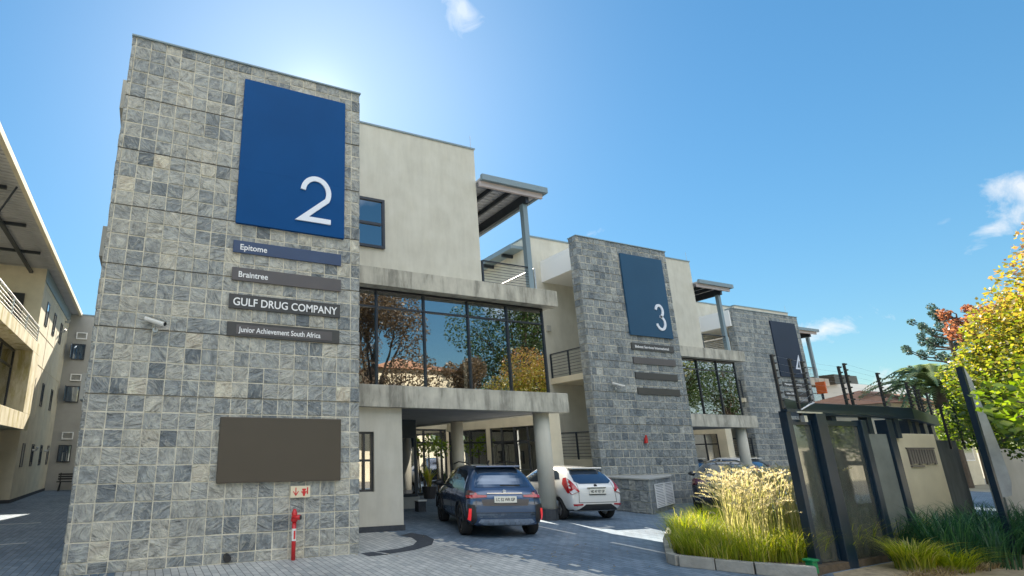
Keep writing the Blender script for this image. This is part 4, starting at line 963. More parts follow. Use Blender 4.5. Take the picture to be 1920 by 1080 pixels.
    for sx in (-1, 1):
        P = [(sx * 0.6, 0.5), (sx * (0.6 + .012), 0.5), (sx * (0.5599999999999999 + .012), 1.02), (sx * 0.5599999999999999, 1.02)]
        patch(T, P if sx > 0 else P[::-1], 'y', -1, .004, 'blackplastic', 'tailgate_seam', r, thick=.003)
    patch(T, [(-0.6, 0.5), (0.6, 0.5), (0.6, 0.5 + .012), (-0.6, 0.5 + .012)], 'y', -1, .004, 'blackplastic', 'tailgate_seam', r, thick=.003)
    plate(r, 0, -1.975, .80, ptxt)
    mirror_part(r, .85, .62, 1.0, m)
    return r
def make_sedan(x, y, head, label, ptxt, m='paint_black'):
    r = car_root(label, 'car', x, y, head)
    st = [(-2.30, .42, .82, .62, .70, .66, .74, .50), (-2.26, .32, .98, .78, .84, .78, .92, .62), (-2.14, .26, 1.03, .84, .89, .82, .96, .68), (-1.75, .24, 1.08, .86, .905, .83, .99, .68), (-1.45, .23, 1.16, .86, .905, .83, 1.0, .62),
          (-1.0, .22, 1.34, .86, .905, .83, .99, .56), (-.55, .2, 1.42, .86, .905, .83, .97, .55), (.1, .2, 1.44, .86, .905, .83, .95, .56), (.5, .2, 1.36, .86, .90, .83, .93, .55), (1.0, .2, 1.10, .86, .90, .80, .90, .60),
          (1.35, .2, .96, .86, .89, .76, .87, .62), (1.8, .22, .88, .83, .86, .72, .82, .55), (2.15, .25, .76, .74, .78, .64, .70, .44), (2.28, .34, .60, .60, .66, .52, .54, .36)]
    body, T = car_body('body', st, m, r, [(.79, -1.40), (-.79, -1.40), (.79, 1.40), (-.79, 1.40)], .33)
    for sx in (-1, 1):
        for yy in (-1.40, 1.40): wheel(r, sx * .79, yy, .33, .22)
        patch(T, [(-1.25, 1.04), (-.05, 1.0), (-.05, 1.34), (-.5, 1.34), (-.95, 1.24)], 'x', sx, .004, 'carglass', 'side_window', r)
        patch(T, [(0, 1.0), (1.05, .97), (.75, 1.15), (.4, 1.30), (0, 1.34)], 'x', sx, .004, 'carglass', 'side_window', r)
        P = [(sx * .50, .84), (sx * .84, .80), (sx * .86, .93), (sx * .76, .97), (sx * .50, .95)]
        patch(T, P if sx > 0 else P[::-1], 'y', -1, .012, 'taildark', 'tail_light', r)
    patch(T, [(-.62, 1.10), (.62, 1.10), (.50, 1.33), (-.50, 1.33)], 'y', -1, .006, 'carglass', 'rear_window', r)
    patch(T, [(-.66, .28), (.66, .28), (.55, .42), (-.55, .42)], 'y', -1, .014, 'blackplastic', 'bumper_insert', r)
    q = MB(); q.box(-.70, .70, -2.31, -2.26, .50, .525); q.build('bumper_trim', 'chrome', r, local=True)
    q = MB(); q.box(-.45, .45, -2.30, -2.24, .965, .985); q.build('boot_trim', 'chrome', r, local=True)
    plate(r, 0, -2.315, .80, ptxt); mirror_part(r, .90, .85, 1.0, m)
    return r
# heading 0 = nose towards +Y
def place(fn, cx, cy, head, half, *a):
    """cx, cy = ground point under the middle of the rear bumper"""
    h = R(head); return fn(cx - math.sin(h) * half, cy + math.cos(h) * half, head, *a)
place(make_suv, 7.08, 9.84, -19, 2.235 * .9).scale = (.9, .9, .9)
place(make_hatch, 11.02, 11.32, -8, 1.965 * .92, 'white hatchback with red tail lights parked behind the round column', 'ND 47 NT GP').scale = (.92, .92, .92)
place(make_sedan, 15.10, 10.72, -56, 2.3, 'black saloon car half hidden behind the tall golden grass', 'CH 46 FM GP')
place(make_hatch, 25.0, 18.6, -6, 1.965, 'white car with dark glass, left of the two beneath the second car port', 'DR 28 GP')
place(make_hatch, 27.4, 17.3, 6, 1.965, 'white car with a pale roof, right of the column of the second car port', 'FH 61 GP')

# ---------------------------------------------------------------- vegetation
def blades(mb, base, n, h, spread, lean, w_=.012, segs=4, rlo=0, rhi=1, rng=random, droop=1.0):
    l = mb.rl_()
    for _ in range(n):
        a = rng.uniform(0, 2 * math.pi); rr = spread * math.sqrt(rng.random()); b = Vector((base[0] + rr * math.cos(a), base[1] + rr * math.sin(a), base[2]))
        a2 = a + rng.uniform(-.9, .9); d = Vector((math.cos(a2), math.sin(a2), 0)); H = h * rng.uniform(.6, 1.1); le = lean * rng.uniform(.2, 1.2) * H
        s = Vector((-d.y, d.x, 0)) * w_ * rng.uniform(.6, 1.3); r = rng.uniform(rlo, rhi); prev = None
        for i in range(segs + 1):
            t = i / segs; p = b + d * le * t ** 1.8 + Vector((0, 0, H * (t - droop * .35 * t ** 3)))
            q = s * (1 - t * .92)
            cur = (mb.bm.verts.new(p - q), mb.bm.verts.new(p + q))
            if prev:
                f = mb.bm.faces.new((prev[0], prev[1], cur[1], cur[0]))
                for lp in f.loops: lp[l] = (r, r, r, 1)
            prev = cur
# planting bed
bed = [(7.92, 6.6), (8.4, 5.75), (8.85, 5.25), (9.4, 5.35), (13.0, 5.6), (14.2, 6.2), (14.0, 8.7), (10.6, 8.7), (9.2, 7.7)]
g = MB(); g.prism([(x, y) for x, y in bed], -.01, .10); tag(g.build('planting_bed', 'soil'), kind='structure')
def kerb_line(pts, name, m='kerb', h=.16, wd=.12, seg=.6):
    g = MB()
    for (ax, ay), (bx_, by_) in zip(pts, pts[1:]):
        L_ = math.hypot(bx_ - ax, by_ - ay); n = max(1, round(L_ / seg)); dx, dy = (bx_ - ax) / L_, (by_ - ay) / L_; nx, ny = -dy * wd / 2, dx * wd / 2
        for i in range(n):
            a, b = L_ * i / n + .006, L_ * (i + 1) / n - .006
            g.prism([(ax + dx * a - nx, ay + dy * a - ny), (ax + dx * b - nx, ay + dy * b - ny), (ax + dx * b + nx, ay + dy * b + ny), (ax + dx * a + nx, ay + dy * a + ny)], 0, h + random.uniform(-.004, .004))
    return tag(g.build(name, m, bevel=.01), kind='structure')
kerb_line([(10.5, 8.85), (9.1, 7.78), (7.93, 6.75), (7.87, 6.55), (8.36, 5.72), (8.82, 5.17)], 'planting_bed_kerb')
rng = random.Random(3)
gr = MB()
def inbed(x, y):
    c = False; j = len(bed) - 1
    for i in range(len(bed)):
        (xi, yi), (xj, yj) = bed[i], bed[j]
        if (yi > y) != (yj > y) and x < (xj - xi) * (y - yi) / (yj - yi) + xi: c = not c
        j = i
    return c
n = 0
while n < 420:
    x, y = rng.uniform(8.1, 13), rng.uniform(5.6, 8.8)
    if not inbed(x, y): continue
    blades(gr, (x, y, .10), 40, rng.uniform(.45, .85), .12, .8, .0065, rng=rng); n += 1
tag(gr.build('ornamental_grass', 'grass'), 'low bright green grass filling the kerbed bed in front of the gate', 'grass', kind='stuff')
rd = MB()
for _ in range(860):
    while True:
        x, y = (rng.uniform(8.9, 12.9), rng.uniform(6.1, 8.6)) if rng.random() < .3 else (rng.uniform(8.7, 11.0), rng.uniform(5.8, 7.4))
        if inbed(x, y) and x > 1.38 * y: break
    h = rng.uniform(.85, 1.42) * (1 if x > 9.2 else .85)
    a = rng.uniform(0, 6.28); d = Vector((math.cos(a), math.sin(a), 0)) * rng.uniform(.04, .32)
    l = rd.rl_(); prev = None; r_ = rng.random() * .5; P = []
    for i in range(6):
        t = i / 5; p = Vector((x, y, .1)) + d * t ** 2 + Vector((0, 0, h * (t - .12 * t ** 3))); P.append(p)
        s = Vector((-d.y, d.x, 0)).normalized() * .004
        cur = (rd.bm.verts.new(p - s), rd.bm.verts.new(p + s))
        if prev:
            f = rd.bm.faces.new((prev[0], prev[1], cur[1], cur[0]))
            for lp in f.loops: lp[l] = (r_, r_, r_, 1)
        prev = cur
    # feathery head: many short hairs along a nodding tip
    tip = P[-1]; dr = (P[-1] - P[-2]).normalized(); hl = rng.uniform(.14, .24); out = d.normalized()
    for i in range(22):
        t = i / 21; c = tip + dr * hl * t + out * .10 * t * t - Vector((0, 0, .09 * t * t)); aa = rng.uniform(0, 6.28); e = Vector((math.cos(aa), math.sin(aa), rng.uniform(-.2, .8))) * .026 * math.sin(math.pi * (t * .85 + .12)) + dr * .024
        s = dr.cross(e).normalized() * .006; rr = rng.uniform(.3, 1)
        rd.cface([c - s, c + s, c + e + s * .3, c + e - s * .3], rr)
g = MB(); g.poly([(9.0, 5.05, .004), (9.4, 5.3, .004), (13.4, 5.6, .004), (20, 4.5, .004), (20, 2.0, .004), (9.6, 3.6, .004)]); tag(g.build('dry_verge', 'verge'), kind='structure')
tag(rd.build('feather_reed_grass', 'plume'), 'tall straw-coloured reed grass with feathery heads rising from the bed', 'grass', kind='stuff')
def tussock(label, loc, h, n, m, spread=.22, lean=.9, rlo=0, rhi=1, w_=.011, group=None):
    q = MB(); blades(q, (0, 0, 0), n, h, spread, lean, w_, 5, rlo, rhi, rng)
    o = q.build('grass_tussock', m); o.location = loc; return tag(o, label, 'grass', group)
tussock('bright green grass tussock at the foot of the dark gate wall', (10.75, 4.95, 0), .62, 520, 'grass', .22, .8)
tussock('yellow-green trailing tussock right of the bright green one', (11.25, 4.75, 0), .50, 300, 'grass', .25, 1.2, .2, .8)
hd = MB()
for _ in range(70):
    x = rng.uniform(11.6, 16.5); y = rng.uniform(4.1, 6.4) - (x - 11.6) * .13
    if x * .36 > y + .9 and False: continue
    blades(hd, (x, y, 0), 60, rng.uniform(.8, 1.25), .30, .75, .010, rng=rng)
tag(hd.build('grass_thicket', 'grass_dark'), 'dark green mass of long grass before the letter box pillar and fence', 'grass', kind='stuff')
dg_ = MB()
for _ in range(26): blades(dg_, (rng.uniform(9.6, 12.5), rng.uniform(4.55, 4.75), 0), 26, .16, .12, 1.6, .008, rng=rng)
tag(dg_.build('dry_grass', 'dry'), 'dry brown grass litter along the bottom of the gate', 'grass', kind='stuff')

def leafy(mb, centers, n, size, rng, flat=.0, rfn=None):
    wts = [c[1] ** 2 for c in centers]
    for _ in range(n):
        c, r = rng.choices(centers, wts)[0]
        while True:
            v = Vector((rng.uniform(-1, 1), rng.uniform(-1, 1), rng.uniform(-1, 1)))
            if v.length <= 1 and v.length > rng.random() * .75: break
        p = Vector(c) + v * r; s = size * rng.uniform(.6, 1.3)
        a = Vector((rng.gauss(0, 1), rng.gauss(0, 1), rng.gauss(0, .6))).normalized(); b = a.cross(Vector((rng.gauss(0, 1), rng.gauss(0, 1), rng.gauss(0, 1)))).normalized()
        k = min(1, max(0, (rfn(p) if rfn else .5) + rng.uniform(-.3, .3)))
        mb.cface([p - a * s * .5, p + b * s * .32, p + a * s * .55, p - b * s * .32], k)
def tree(label, loc, centers, n, size, m, trunk_h, tr=.22, seed=1, rfn=None, cat='tree', name='leafy_tree', limbs=True, group=None, twigs=0):
    rng = random.Random(seed); r = empty(name, loc, label, cat, group); L0 = Vector(loc)
    q = MB(); top = Vector((loc[0], loc[1], trunk_h)); q.tube([L0, L0.lerp(top, .5) + Vector((rng.uniform(-.1, .1), 0, 0)), top], [tr, tr * .8, tr * .6], 10)
    if limbs:
        for c, rad in centers:
            c = Vector(c); mid = top.lerp(c, .5) + Vector((rng.uniform(-.3, .3), rng.uniform(-.3, .3), rng.uniform(0, .4))); q.tube([top - Vector((0, 0, trunk_h * rng.uniform(0, .25))), mid, c], [tr * .45, tr * .28, tr * .10], 6)
            for _ in range(twigs):
                e = c + Vector((rng.gauss(0, 1), rng.gauss(0, 1), rng.gauss(0, 1))).normalized() * rad * rng.uniform(.7, 1.15); q.tube([mid.lerp(c, rng.random()), (mid + e) / 2 + Vector((0, 0, .2)), e], [.04, .025, .008], 4)
    q.build('trunk', 'bark', r)
    q = MB(); leafy(q, centers, n, size, rng, rfn=rfn); q.build('crown', m, r)
    return r
rs = random.Random(5)
# golden tree behind the fence on the right
cs = [((17.6 + rs.uniform(-1.1, 1.6), 5.2 + rs.uniform(-1.6, 1.2), z), rs.uniform(.55, .95)) for z in (2.4, 2.6, 3.0, 3.3, 3.6, 3.9, 4.2, 4.5, 4.8, 5.1) for _ in range(3)] 
cs = []
for az, rad, z, r_ in [(14.5, 17.0, 4.8, .9), (14.8, 18, 4.1, .95), (16.2, 18, 3.9, 1.0), (17.5, 18, 3.3, .9), (18.6, 18, 3.0, .75), (16.5, 17, 2.8, .9), (14.6, 17, 3.2, 1.0), (13.0, 17, 4.4, 1.1), (12.5, 17, 3.2, 1.2), (11.5, 17, 5.4, 1.3), (12.6, 18, 5.3, .95), (19.2, 18, 2.7, .6), (19.3, 18, 3.35, .55), (17.0, 18, 4.65, .5), (17.8, 18, 4.2, .5), (18.7, 18, 3.8, .4),
                        (18.2, 17, 2.3, .8), (16.0, 16, 2.2, .75), (13.5, 16, 2.2, .8), (11, 16, 4, 1.4), (19.6, 18, 2.2, .5), (13.5, 18.0, 5.0, .7), (15.6, 18, 4.7, .55), (11.0, 17, 2.4, 1.1)]:
    cs.append(((rad * math.cos(R(az)), rad * math.sin(R(az)), z), r_))
tree('tall golden autumn tree rising behind the fence at the right edge', (17.6, 4.3, 0), cs, 34000, .088, 'leaf_gold', 2.6, .26, 3, rfn=lambda p: .16 + (p.z - 2.2) * .19, twigs=3)
cs2 = [((12.3, 4.12, 2.5), .26), ((12.7, 4.1, 2.2), .28), ((13.6, 4.02, 2.35), .42), ((14.0, 3.85, 2.9), .5), ((13.2, 3.95, 2.6), .3), ((14.2, 3.5, 2.3), .55), ((13.9, 3.6, 3.5), .45)]
tree('leafy bough of large lime green leaves in front of the golden tree', (14.6, 3.3, 0), cs2, 1100, .14, 'leaf_lime', 2.0, .09, 4, cat='tree')
cs3 = [((27.0 + a * .7, 8.6 + b * .7, 6.1 + (z - 6.3) * .55), r_ * .62) for a, b, z, r_ in [(0, 0, 6.3, 1.0), (-.6, .9, 5.9, .7), (.8, -.8, 6.8, .9), (-.9, 1.2, 7.0, .35), (0, .6, 7.3, .3), (.2, -.6, 5.6, 1.0)]]
tree('rust-red autumn tree between the palm and the golden tree', (27.4, 8.4, 0), cs3, 3000, .13, 'leaf_rust', 5.0, .12, 6, twigs=4)
cs5 = [((24.5 + a, 8.9 + b, z), r_) for a, b, z, r_ in [(.2, -1.3, 4.5, .7), (.3, -1.6, 5.1, .7), (.1, -1.3, 3.5, .75), (.1, -.9, 2.4, .8), (.4, -1.9, 3.4, 1.0), (.2, -1.3, 2.0, 1.0), (.4, .3, 2.5, .8), (.2, -.1, 3.3, .55), (.1, .9, 2.3, .6)]]
tree('olive green tree filling the gap below the rust-red one', (24.7, 8.5, 0), cs5, 9000, .11, 'leaf_lime', 2.4, .2, 16, rfn=lambda p: .55, twigs=2)
# bunya-like conifer with tufted ends
r = empty('conifer_tree', (42, 15.1, 0), 'blue-green conifer with tufted branch ends behind the palm', 'tree')
q = MB(); q.tube([(42, 15.1, 0), (42, 15.1, 9.6)], .25, 8, .06); tufts = []
rc = random.Random(9)
for i in range(46):
    z = rc.uniform(4.8, 9.6); a = rc.uniform(0, 6.28); l_ = (10.6 - z) * .42 + .5; e = Vector((42 + l_ * math.cos(a), 15.1 + l_ * math.sin(a), z + .45)); q.tube([(42, 15.1, z - .3), (42 + l_ * .6 * math.cos(a), 15.1 + l_ * .6 * math.sin(a), z - .1), e], .05, 5, .02); tufts.append((tuple(e), .22)); tufts.append(((e.x * .7 + 42 * .3, e.y * .7 + 15.1 * .3, e.z - .3), .22))
q.build('trunk', 'bark', r); q = MB(); leafy(q, tufts, 9500, .13, rc); q.build('crown', 'leaf_blue', r)
# date palm
r = empty('palm_tree', (37.3, 14.4, 0), 'date palm with arching grey-green fronds behind the gate roof', 'tree')
q = MB(); q.tube([(37.3, 14.4, 0), (37.3, 14.4, 4.9)], .32, 12, .26); q.build('trunk', 'bark', r)
fm = MB(); rp = random.Random(4); l = fm.rl_()
for i in range(95):
    a = rp.uniform(0, 6.28); el = rp.uniform(-.2, 1.3); L_ = rp.uniform(3.0, 3.9); c0 = Vector((37.3, 14.4, 4.9)); d = Vector((math.cos(a), math.sin(a), 0)); rr = rp.random(); prev = c0
    for j in range(1, 22):
        t = j / 21; p = c0 + d * L_ * (math.cos(el) * t + .12 * t) + Vector((0, 0, L_ * (math.sin(el) * t - .75 * t * t)))
        tn = (p - prev).normalized(); sd = tn.cross(Vector((0, 0, 1))).normalized(); up = sd.cross(tn)
        fm.cface([prev - sd * .03, prev + sd * .03, p + sd * .03, p - sd * .03], rr)
        ll = .42 * math.sin(math.pi * min(1, .12 + t * .82))
        for s in (-1, 1):
            e = p + (sd * s * .75 + tn * .6 - Vector((0, 0, .25))).normalized() * ll
            fm.cface([p - tn * .075, p + tn * .075, e], min(1, max(0, rr + rp.uniform(-.2, .2))))
        prev = p
fm.build('fronds', 'leaf_palm', r)

# trees and houses across the street (seen reflected in the glazing)
def far_tree(label, x, y, h, rad, m, n, seed, size=.20, dens=12, group='trees across the street'):
    rg = random.Random(seed); cs = []
    for i in range(dens):
        a = rg.uniform(0, 6.28); q_ = rg.random() ** .5 * rad * .75; z = h * rg.uniform(.42, .92); cs.append(((x + q_ * math.cos(a), y + q_ * math.sin(a), z), rad * rg.uniform(.28, .45)))
    tree(label, (x, y, 0), cs, n, size, m, h * .4, .3, seed, group=group, twigs=5)
far_tree('brown-leaved autumn street tree across the road, nearest the road bend', 14.5, -10.5, 13.5, 4.6, 'leaf_brown', 15000, 21)
far_tree('dense dark evergreen street tree across the road', 27.5, -10.5, 15.5, 5.4, 'leaf_green', 20000, 22, dens=18)
far_tree('low golden shrub tree across the road beside the cream house', 15.5, -8.6, 6.4, 2.6, 'leaf_gold', 6000, 23)
far_tree('russet street tree across the road, right of the evergreen', 36, -12, 12, 4.4, 'leaf_brown', 9000, 24)
far_tree('golden autumn street tree across the road, far right', 50, -10, 13, 5.5, 'leaf_gold', 9000, 25)
far_tree('dark evergreen street tree across the road, behind the viewer', 2.0, -13, 10, 4.4, 'leaf_green', 4000, 26)
far_tree('small rust-brown tree across the road before the dark evergreen', 22.0, -9.8, 8.6, 2.3, 'leaf_brown', 6000, 27)
def house(label, x0, x1, y0, y1, h, m='plaster_warm', roofm='terracotta', rh=1.6, winside=1):
    r = empty('house', ((x0 + x1) / 2, (y0 + y1) / 2, 0), label, 'house')
    q = MB(); q.box(x0, x1, y0, y1, 0, h); q.build('wall', m, r)
    q = MB(); e = .5; cx0, cx1, cy = x0 + (y1 - y0) / 2, x1 - (y1 - y0) / 2, (y0 + y1) / 2
    if cx1 < cx0: cx0 = cx1 = (x0 + x1) / 2
    a, b, c, d = (x0 - e, y0 - e, h), (x1 + e, y0 - e, h), (x1 + e, y1 + e, h), (x0 - e, y1 + e, h); p, t = (cx0, cy, h + rh), (cx1, cy, h + rh)
    q.poly([a, b, t, p]); q.poly([c, d, p, t]); q.poly([b, c, t]); q.poly([d, a, p]); q.poly([d, c, b, a]); ro = q.build('roof', roofm, r)
    for i in range(4):
        xx = x0 + (x1 - x0) * (i + .5) / 4
        for z in ((1.2, 2.2), (4.2, 5.3)) if h > 5 else ((1.2, 2.2),):
            yy = y1 if winside > 0 else y0; q = MB(); q.box(xx - .5, xx + .5, yy - .02, yy + .03, *z); f = q.build('window', 'white', r); q = MB(); q.box(xx - .44, xx + .44, yy + .01, yy + .035, z[0] + .06, z[1] - .06) if winside > 0 else q.box(xx - .44, xx + .44, yy - .025, yy, z[0] + .06, z[1] - .06); q.build('pane', 'carglass', f)
    return r
house('cream two-storey house across the road behind the street trees', 16, 24, -22, -14, 8.2)
house('cream house across the road, left of the dark evergreen', -8, 6, -26, -18, 5.2)
house('grey rendered house across the road at the far right', 30, 44, -26, -18, 5.6, 'plaster_grey')
far_tree('broad dark evergreen tree across the road opposite the middle building', 54, -10, 14, 5.0, 'leaf_green', 12000, 31, dens=16)
far_tree('dark evergreen tree across the road at the far right end', 65, -11, 14, 5.0, 'leaf_green', 9000, 32, dens=14)
q = MB(); q.box(-30, 60, -9.2, -8.95, 0, 1.9); tag(obj_at(q, 'boundary_wall', 'plaster_warm', (15, -9, 0)), 'long cream boundary wall along the far side of the road', 'wall')

# background on the right: white block, terracotta roof, orange sign
r = house('low house with a terracotta tiled hip roof beyond the gate', 34.5, 41.5, 15.2, 19.6, 4.05, 'plaster_warm', 'terracotta', .95, -1)
r = empty('white_building', (48, 24.5, 0), 'white gabled building far beyond the tiled roof', 'building')
q = MB(); q.box(44, 52, 21.4, 30, 0, 6.2); w_ = q.build('wall', 'white', r); q = MB(); q.box(43.8, 46.5, 22.0, 25, 6.2, 6.9); q.build('parapet', 'brownpanel', r)
q = MB(); q.box(44.0, 45.2, 21.55, 21.6, 2.5, 4.0); q.build('window', 'alu', w_)
r = empty('orange_sign', (37.65, 19.7, 0), 'orange panel with faint lettering beside the number 4 tower', 'sign')
q = MB(); q.box(37.6, 37.7, 19.45, 19.95, 5.1, 5.8); q.build('board', 'orange', r)
q = MB(); q.tube([(37.65, 19.7, 0), (37.65, 19.7, 5.1)], .05, 8); q.build('post', 'darksteel', r)
# ---------------------------------------------------------------- gate house, fence, pillar
GH = empty('entrance_gate', (9.3, 5.6, 0), 'dark blue-black steel and glass pedestrian gate enclosure under a flat steel roof', 'gate')
def gbx(name, m, *bs, parent=None, bevel=0):
    q = MB()
    for b in bs: q.box(*b)
    return q.build(name, m, parent or GH, bevel=bevel)
Yg = 5.5
for x0, x1, y0, y1, zt in ((9.34, 9.45, Yg - .06, Yg + .06, 2.33), (10.0, 10.25, Yg - .11, Yg + .11, 2.30), (11.28, 11.42, Yg - .07, Yg + .07, 2.22), (12.20, 12.38, Yg, Yg + .18, 2.25)):
    gbx('post', 'gatesteel', (x0, x1, y0, y1, 0, zt), bevel=.006)
for a, b in ((9.45, 9.98), (10.27, 11.28)):
    fr = gbx('glass_frame', 'gatesteel', (a, b, Yg - .025, Yg + .025, 2.12, 2.2), (a, b, Yg - .025, Yg + .025, .02, .10), (a, a + .03, Yg - .024, Yg + .024, .10, 2.12), (b - .03, b, Yg - .024, Yg + .024, .10, 2.12)); gbx('glass_panel', 'glass_gate', (a + .03, b - .03, Yg - .006, Yg + .006, .10, 2.12), parent=fr)
gbx('infill_wall', 'infill', (11.42, 12.20, Yg + .05, Yg + .15, 0, 2.0))
# roof beam and its returning wing
q = MB(); q.prism([(9.34, 5.5), (9.46, 5.5), (10.6, 5.9), (14.1, 5.9), (18.4, 7.25), (18.4, 7.45), (14.05, 6.1), (10.3, 6.1)], 2.32, 2.54)
rb = q.build('roof_beam', 'gatesteel', GH, bevel=.006)
gbx('cross_beam', 'gatesteel', (9.34, 12.4, 5.42, 5.52, 2.31, 2.36), parent=rb)
gbx('roof_arm', 'galv', (9.55, 10.2, 5.40, 5.42, 2.30, 2.325), parent=rb)
for x, y in ((11.5, 6.0), (12.6, 6.0), (13.5, 6.0), (14.3, 6.15), (15.4, 6.5), (16.6, 6.86), (18.0, 7.3)): gbx('roof_post', 'gatesteel', (x - .07, x + .07, y - .07, y + .07, 1.95, 2.32))
q = MB()
q.tube([(10.9, 5.62, .05), (10.9, 5.62, 2.15)], .03, 8); q.tube([(11.05, 5.65, .05), (11.05, 5.65, 2.15)], .045, 8); q.build('latch_pole', 'gatesteel', GH)
q = MB(); q.box(9.66, 9.74, 5.38, 5.44, 2.16, 2.26); q.tube([(9.66, 5.4, 2.35), (9.86, 5.38, 2.43), (10.0, 5.38, 2.47)], .012, 6); q.build('closer_arm', 'galv', GH)
# pillar with letter boxes
PL = empty('letter_box_pillar', (14.3, 6.4, 0), 'beige plastered pillar with a row of weathered letter boxes', 'pillar')
q = MB(); q.box(13.45, 14.9, 6.0, 6.9, 0, 2.04); q.build('pillar', 'plaster_warm', PL, bevel=.012)
q = MB()
for i in range(10): q.box(13.75 + i * .095, 13.82 + i * .095, 5.97, 6.0, 1.45 + (.02 if i % 3 else 0), 1.74)
q.box(13.72, 14.72, 5.975, 6.0, 1.745, 1.775); q.box(13.75, 14.2, 5.975, 6.0, 1.41, 1.44); lb = q.build('letter_boxes', 'greysign', PL)
# dark wall panels right of the pillar, pale wall and timber fence
q = MB()
for i in range(6): q.box(15.0 + i * .42, 15.40 + i * .42, 6.3 + i * .08, 6.38 + i * .08, 0, 1.94)
tag(obj_at(q, 'panel_fence', 'darkwall', (15.1, 6.3, 0)), 'dark weathered panel fence right of the letter box pillar', 'fence')
q = MB(); q.box(17.6, 21.6, 6.2, 6.4, 0, 1.75); tag(obj_at(q, 'garden_wall', 'plaster_grey', (18, 6.2, 0)), 'pale plastered garden wall beyond the dark panel fence', 'wall')
q = MB()
for i in range(16): q.box(13.2 + i * .15, 13.33 + i * .15, 3.45 - i * .03, 3.48 - i * .03, 0, 1.75 + random.uniform(-.04, .03))
q.box(13.1, 15.8, 3.50, 3.54, .5, .6); q.box(13.1, 15.8, 3.50, 3.54, 1.4, 1.5)
tag(obj_at(q, 'timber_fence', 'woodfence', (13.3, 3.45, 0)), 'brown timber paling fence at the lower right edge', 'fence')
r = empty('wooden_trellis', (13.0, 3.25, .9), 'pale wooden trellis frame against the brown paling fence', 'trellis')
q = MB()
for p, t in (((12.95, 3.35, 1.0), (12.95, 3.35, 1.75)), ((13.25, 3.25, 1.0), (13.25, 3.25, 1.75)), ((12.95, 3.35, 1.45), (13.25, 3.25, 1.45)), ((12.95, 3.35, 1.02), (13.25, 3.25, 1.02))): q.tube([p, t], .018, 6)
q.build('frame', 'cream', r)
# blade sign on a post
r = empty('blade_sign', (13.2, 4.72, 0), 'tall narrow street sign, dark blue edge and pale blank face, at the right', 'sign')
q = MB(); q.box(13.13, 13.20, 4.68, 4.76, 0, 3.13); q.build('post', 'gatesteel', r)
def blade(pts, d0, d1, m, nm):
    q = MB(); ux, uy = .955, .12
    A = [(13.2 + u * .58, 4.72 - u * .24 + d0, z) for u, z in pts]; B_ = [(x, y + (d1 - d0), z) for x, y, z in A]
    a = [q.bm.verts.new(p) for p in A]; b = [q.bm.verts.new(p) for p in B_]; q.bm.faces.new(a); q.bm.faces.new(b[::-1])
    for i in range(len(a)): j = (i + 1) % len(a); q.bm.faces.new((a[i], b[i], b[j], a[j]))
    q.build(nm, m, r)
blade([(.03, .96), (.03, 3.13), (.14, 2.94), (.34, 1.78), (.38, 1.20), (.28, .99)], -.03, .03, 'bladeface', 'face')
# electric fence: spiked uprights with insulators and wires
EF = empty('electric_fence', (10.2, 6.0, 2.4), 'security electric fence of slanted spiked posts and thin wires above the gate roof', 'fence')
sp = [(9.36, 5.5, 2.33, 3.24), (9.80, 5.5, 2.3, 3.20), (10.95, 5.95, 2.54, 3.30), (12.15, 6.0, 2.5, 3.28), (12.35, 6.0, 2.5, 3.35), (13.4, 6.0, 2.5, 3.22), (14.6, 6.1, 2.5, 3.10), (15.6, 6.4, 2.5, 3.1), (16.6, 6.75, 2.5, 3.1), (17.8, 7.1, 2.5, 3.1)]
sp2 = [(16.2, 6.3, 1.9, 2.7), (16.9, 6.35, 1.9, 2.7), (17.6, 6.4, 1.9, 2.7)]
for x, y, z0, z1 in sp + sp2:
    q = MB(); q.box(x - .018, x + .018, y - .018, y + .018, z0 - .15, z1); p = q.build('post', 'blackplastic', EF)
    n = 8
    for i in range(n):
        z = z0 + .05 + (z1 - z0 - .07) * i / (n - 1); q = MB(); q.tube([(x, y, z), (x + .03, y - .01, z), (x + .06, y - .018, z + .004)], [.010, .019, .014], 6); q.build('insulator', 'blackplastic', p)
q = MB()
for i in range(8):
    t = .06 + .92 * i / 7
    for A, B_ in list(zip(sp, sp[1:])): q.tube([(A[0] + .04, A[1] - .01, A[2] + (A[3] - A[2]) * t), (B_[0] + .04, B_[1] - .01, B_[2] + (B_[3] - B_[2]) * t)], .0013, 3)
q.build('wire', 'galv', EF)
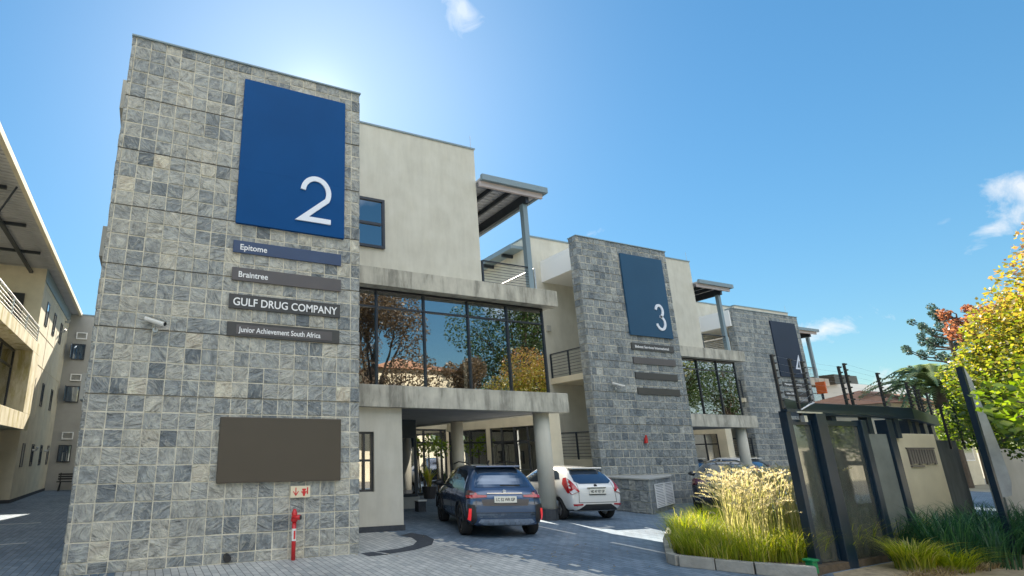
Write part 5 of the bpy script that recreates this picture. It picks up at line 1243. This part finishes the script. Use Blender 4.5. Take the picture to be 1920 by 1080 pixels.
# green box, bollard planter, courtyard plants
r = empty('green_box', (9.01, 5.33, 0.03), 'small bright green plastic box beside the kerb end at the foot of the gate', 'box')
q = MB(); q.box(8.95, 9.07, 5.28, 5.38, .03, .19); q.build('case', 'green', r, bevel=.012)
q = MB(); q.box(8.93, 9.09, 5.26, 5.40, .19, .22); q.build('lid', 'green', r, bevel=.008)
def plant(label, x, y, z, h, n, m, pot=True, group='plants in the courtyard'):
    r = empty('potted_plant', (x, y, 0), label, 'plant', group)
    if pot: q = MB(); q.tube([(x, y, 0), (x, y, z)], .22, 16, .30); q.build('pot', 'pot', r)
    q = MB(); blades(q, (x, y, z), n, h, .08, .6, .035, 5, .4, 1, random.Random(int(x * 10)), .5); q.build('leaves', m, r)
plant('spiky green plant in a pot before the lobby glass', 10.55, 19.6, .45, .9, 60, 'grass')
plant('smaller spiky plant right of the first before the lobby glass', 11.3, 19.0, .35, .7, 50, 'grass_dark')
r = empty('courtyard_tree', (11.3, 20.2, 0), 'small sunlit leafy tree in the courtyard behind the car port', 'tree')
q = MB(); q.tube([(11.3, 20.2, 0), (11.25, 20.2, 1.9)], .04, 8, .025); q.build('trunk', 'bark', r)
q = MB(); leafy(q, [((11.0, 20.1, 2.1), .45), ((11.5, 20.2, 1.9), .4)], 260, .14, random.Random(2)); q.build('crown', 'leaf_lime', r)
r = empty('bollard', (7.95, 15.4, 0), 'short dark planter bollard with pale top beside the entrance screen', 'bollard')
q = MB(); q.box(7.85, 8.1, 15.3, 15.55, 0, .3); q.build('body', 'darkpave', r); q = MB(); q.box(7.83, 8.12, 15.28, 15.57, .3, .34); q.build('cap', 'white', r)
# leaf litter and scraps on the paving
lt = MB(); rl = random.Random(12)
for _ in range(60):
    x, y = rl.uniform(3.5, 9), rl.uniform(5.5, 11); a = rl.uniform(0, 6.28); s = rl.uniform(.015, .04)
    if rl.random() < .5: x, y = rl.uniform(5.5, 8.2), rl.uniform(6.3, 9)
    lt.cface([(x + s * math.cos(a), y + s * math.sin(a), .006), (x - s * .5 * math.sin(a), y + s * .5 * math.cos(a), .012), (x - s * math.cos(a), y - s * math.sin(a), .006), (x + s * .5 * math.sin(a), y - s * .5 * math.cos(a), .010)], rl.random())
tag(lt.build('leaf_litter', 'dry'), 'scattered dry leaves lying on the brick paving', 'leaves', kind='stuff')
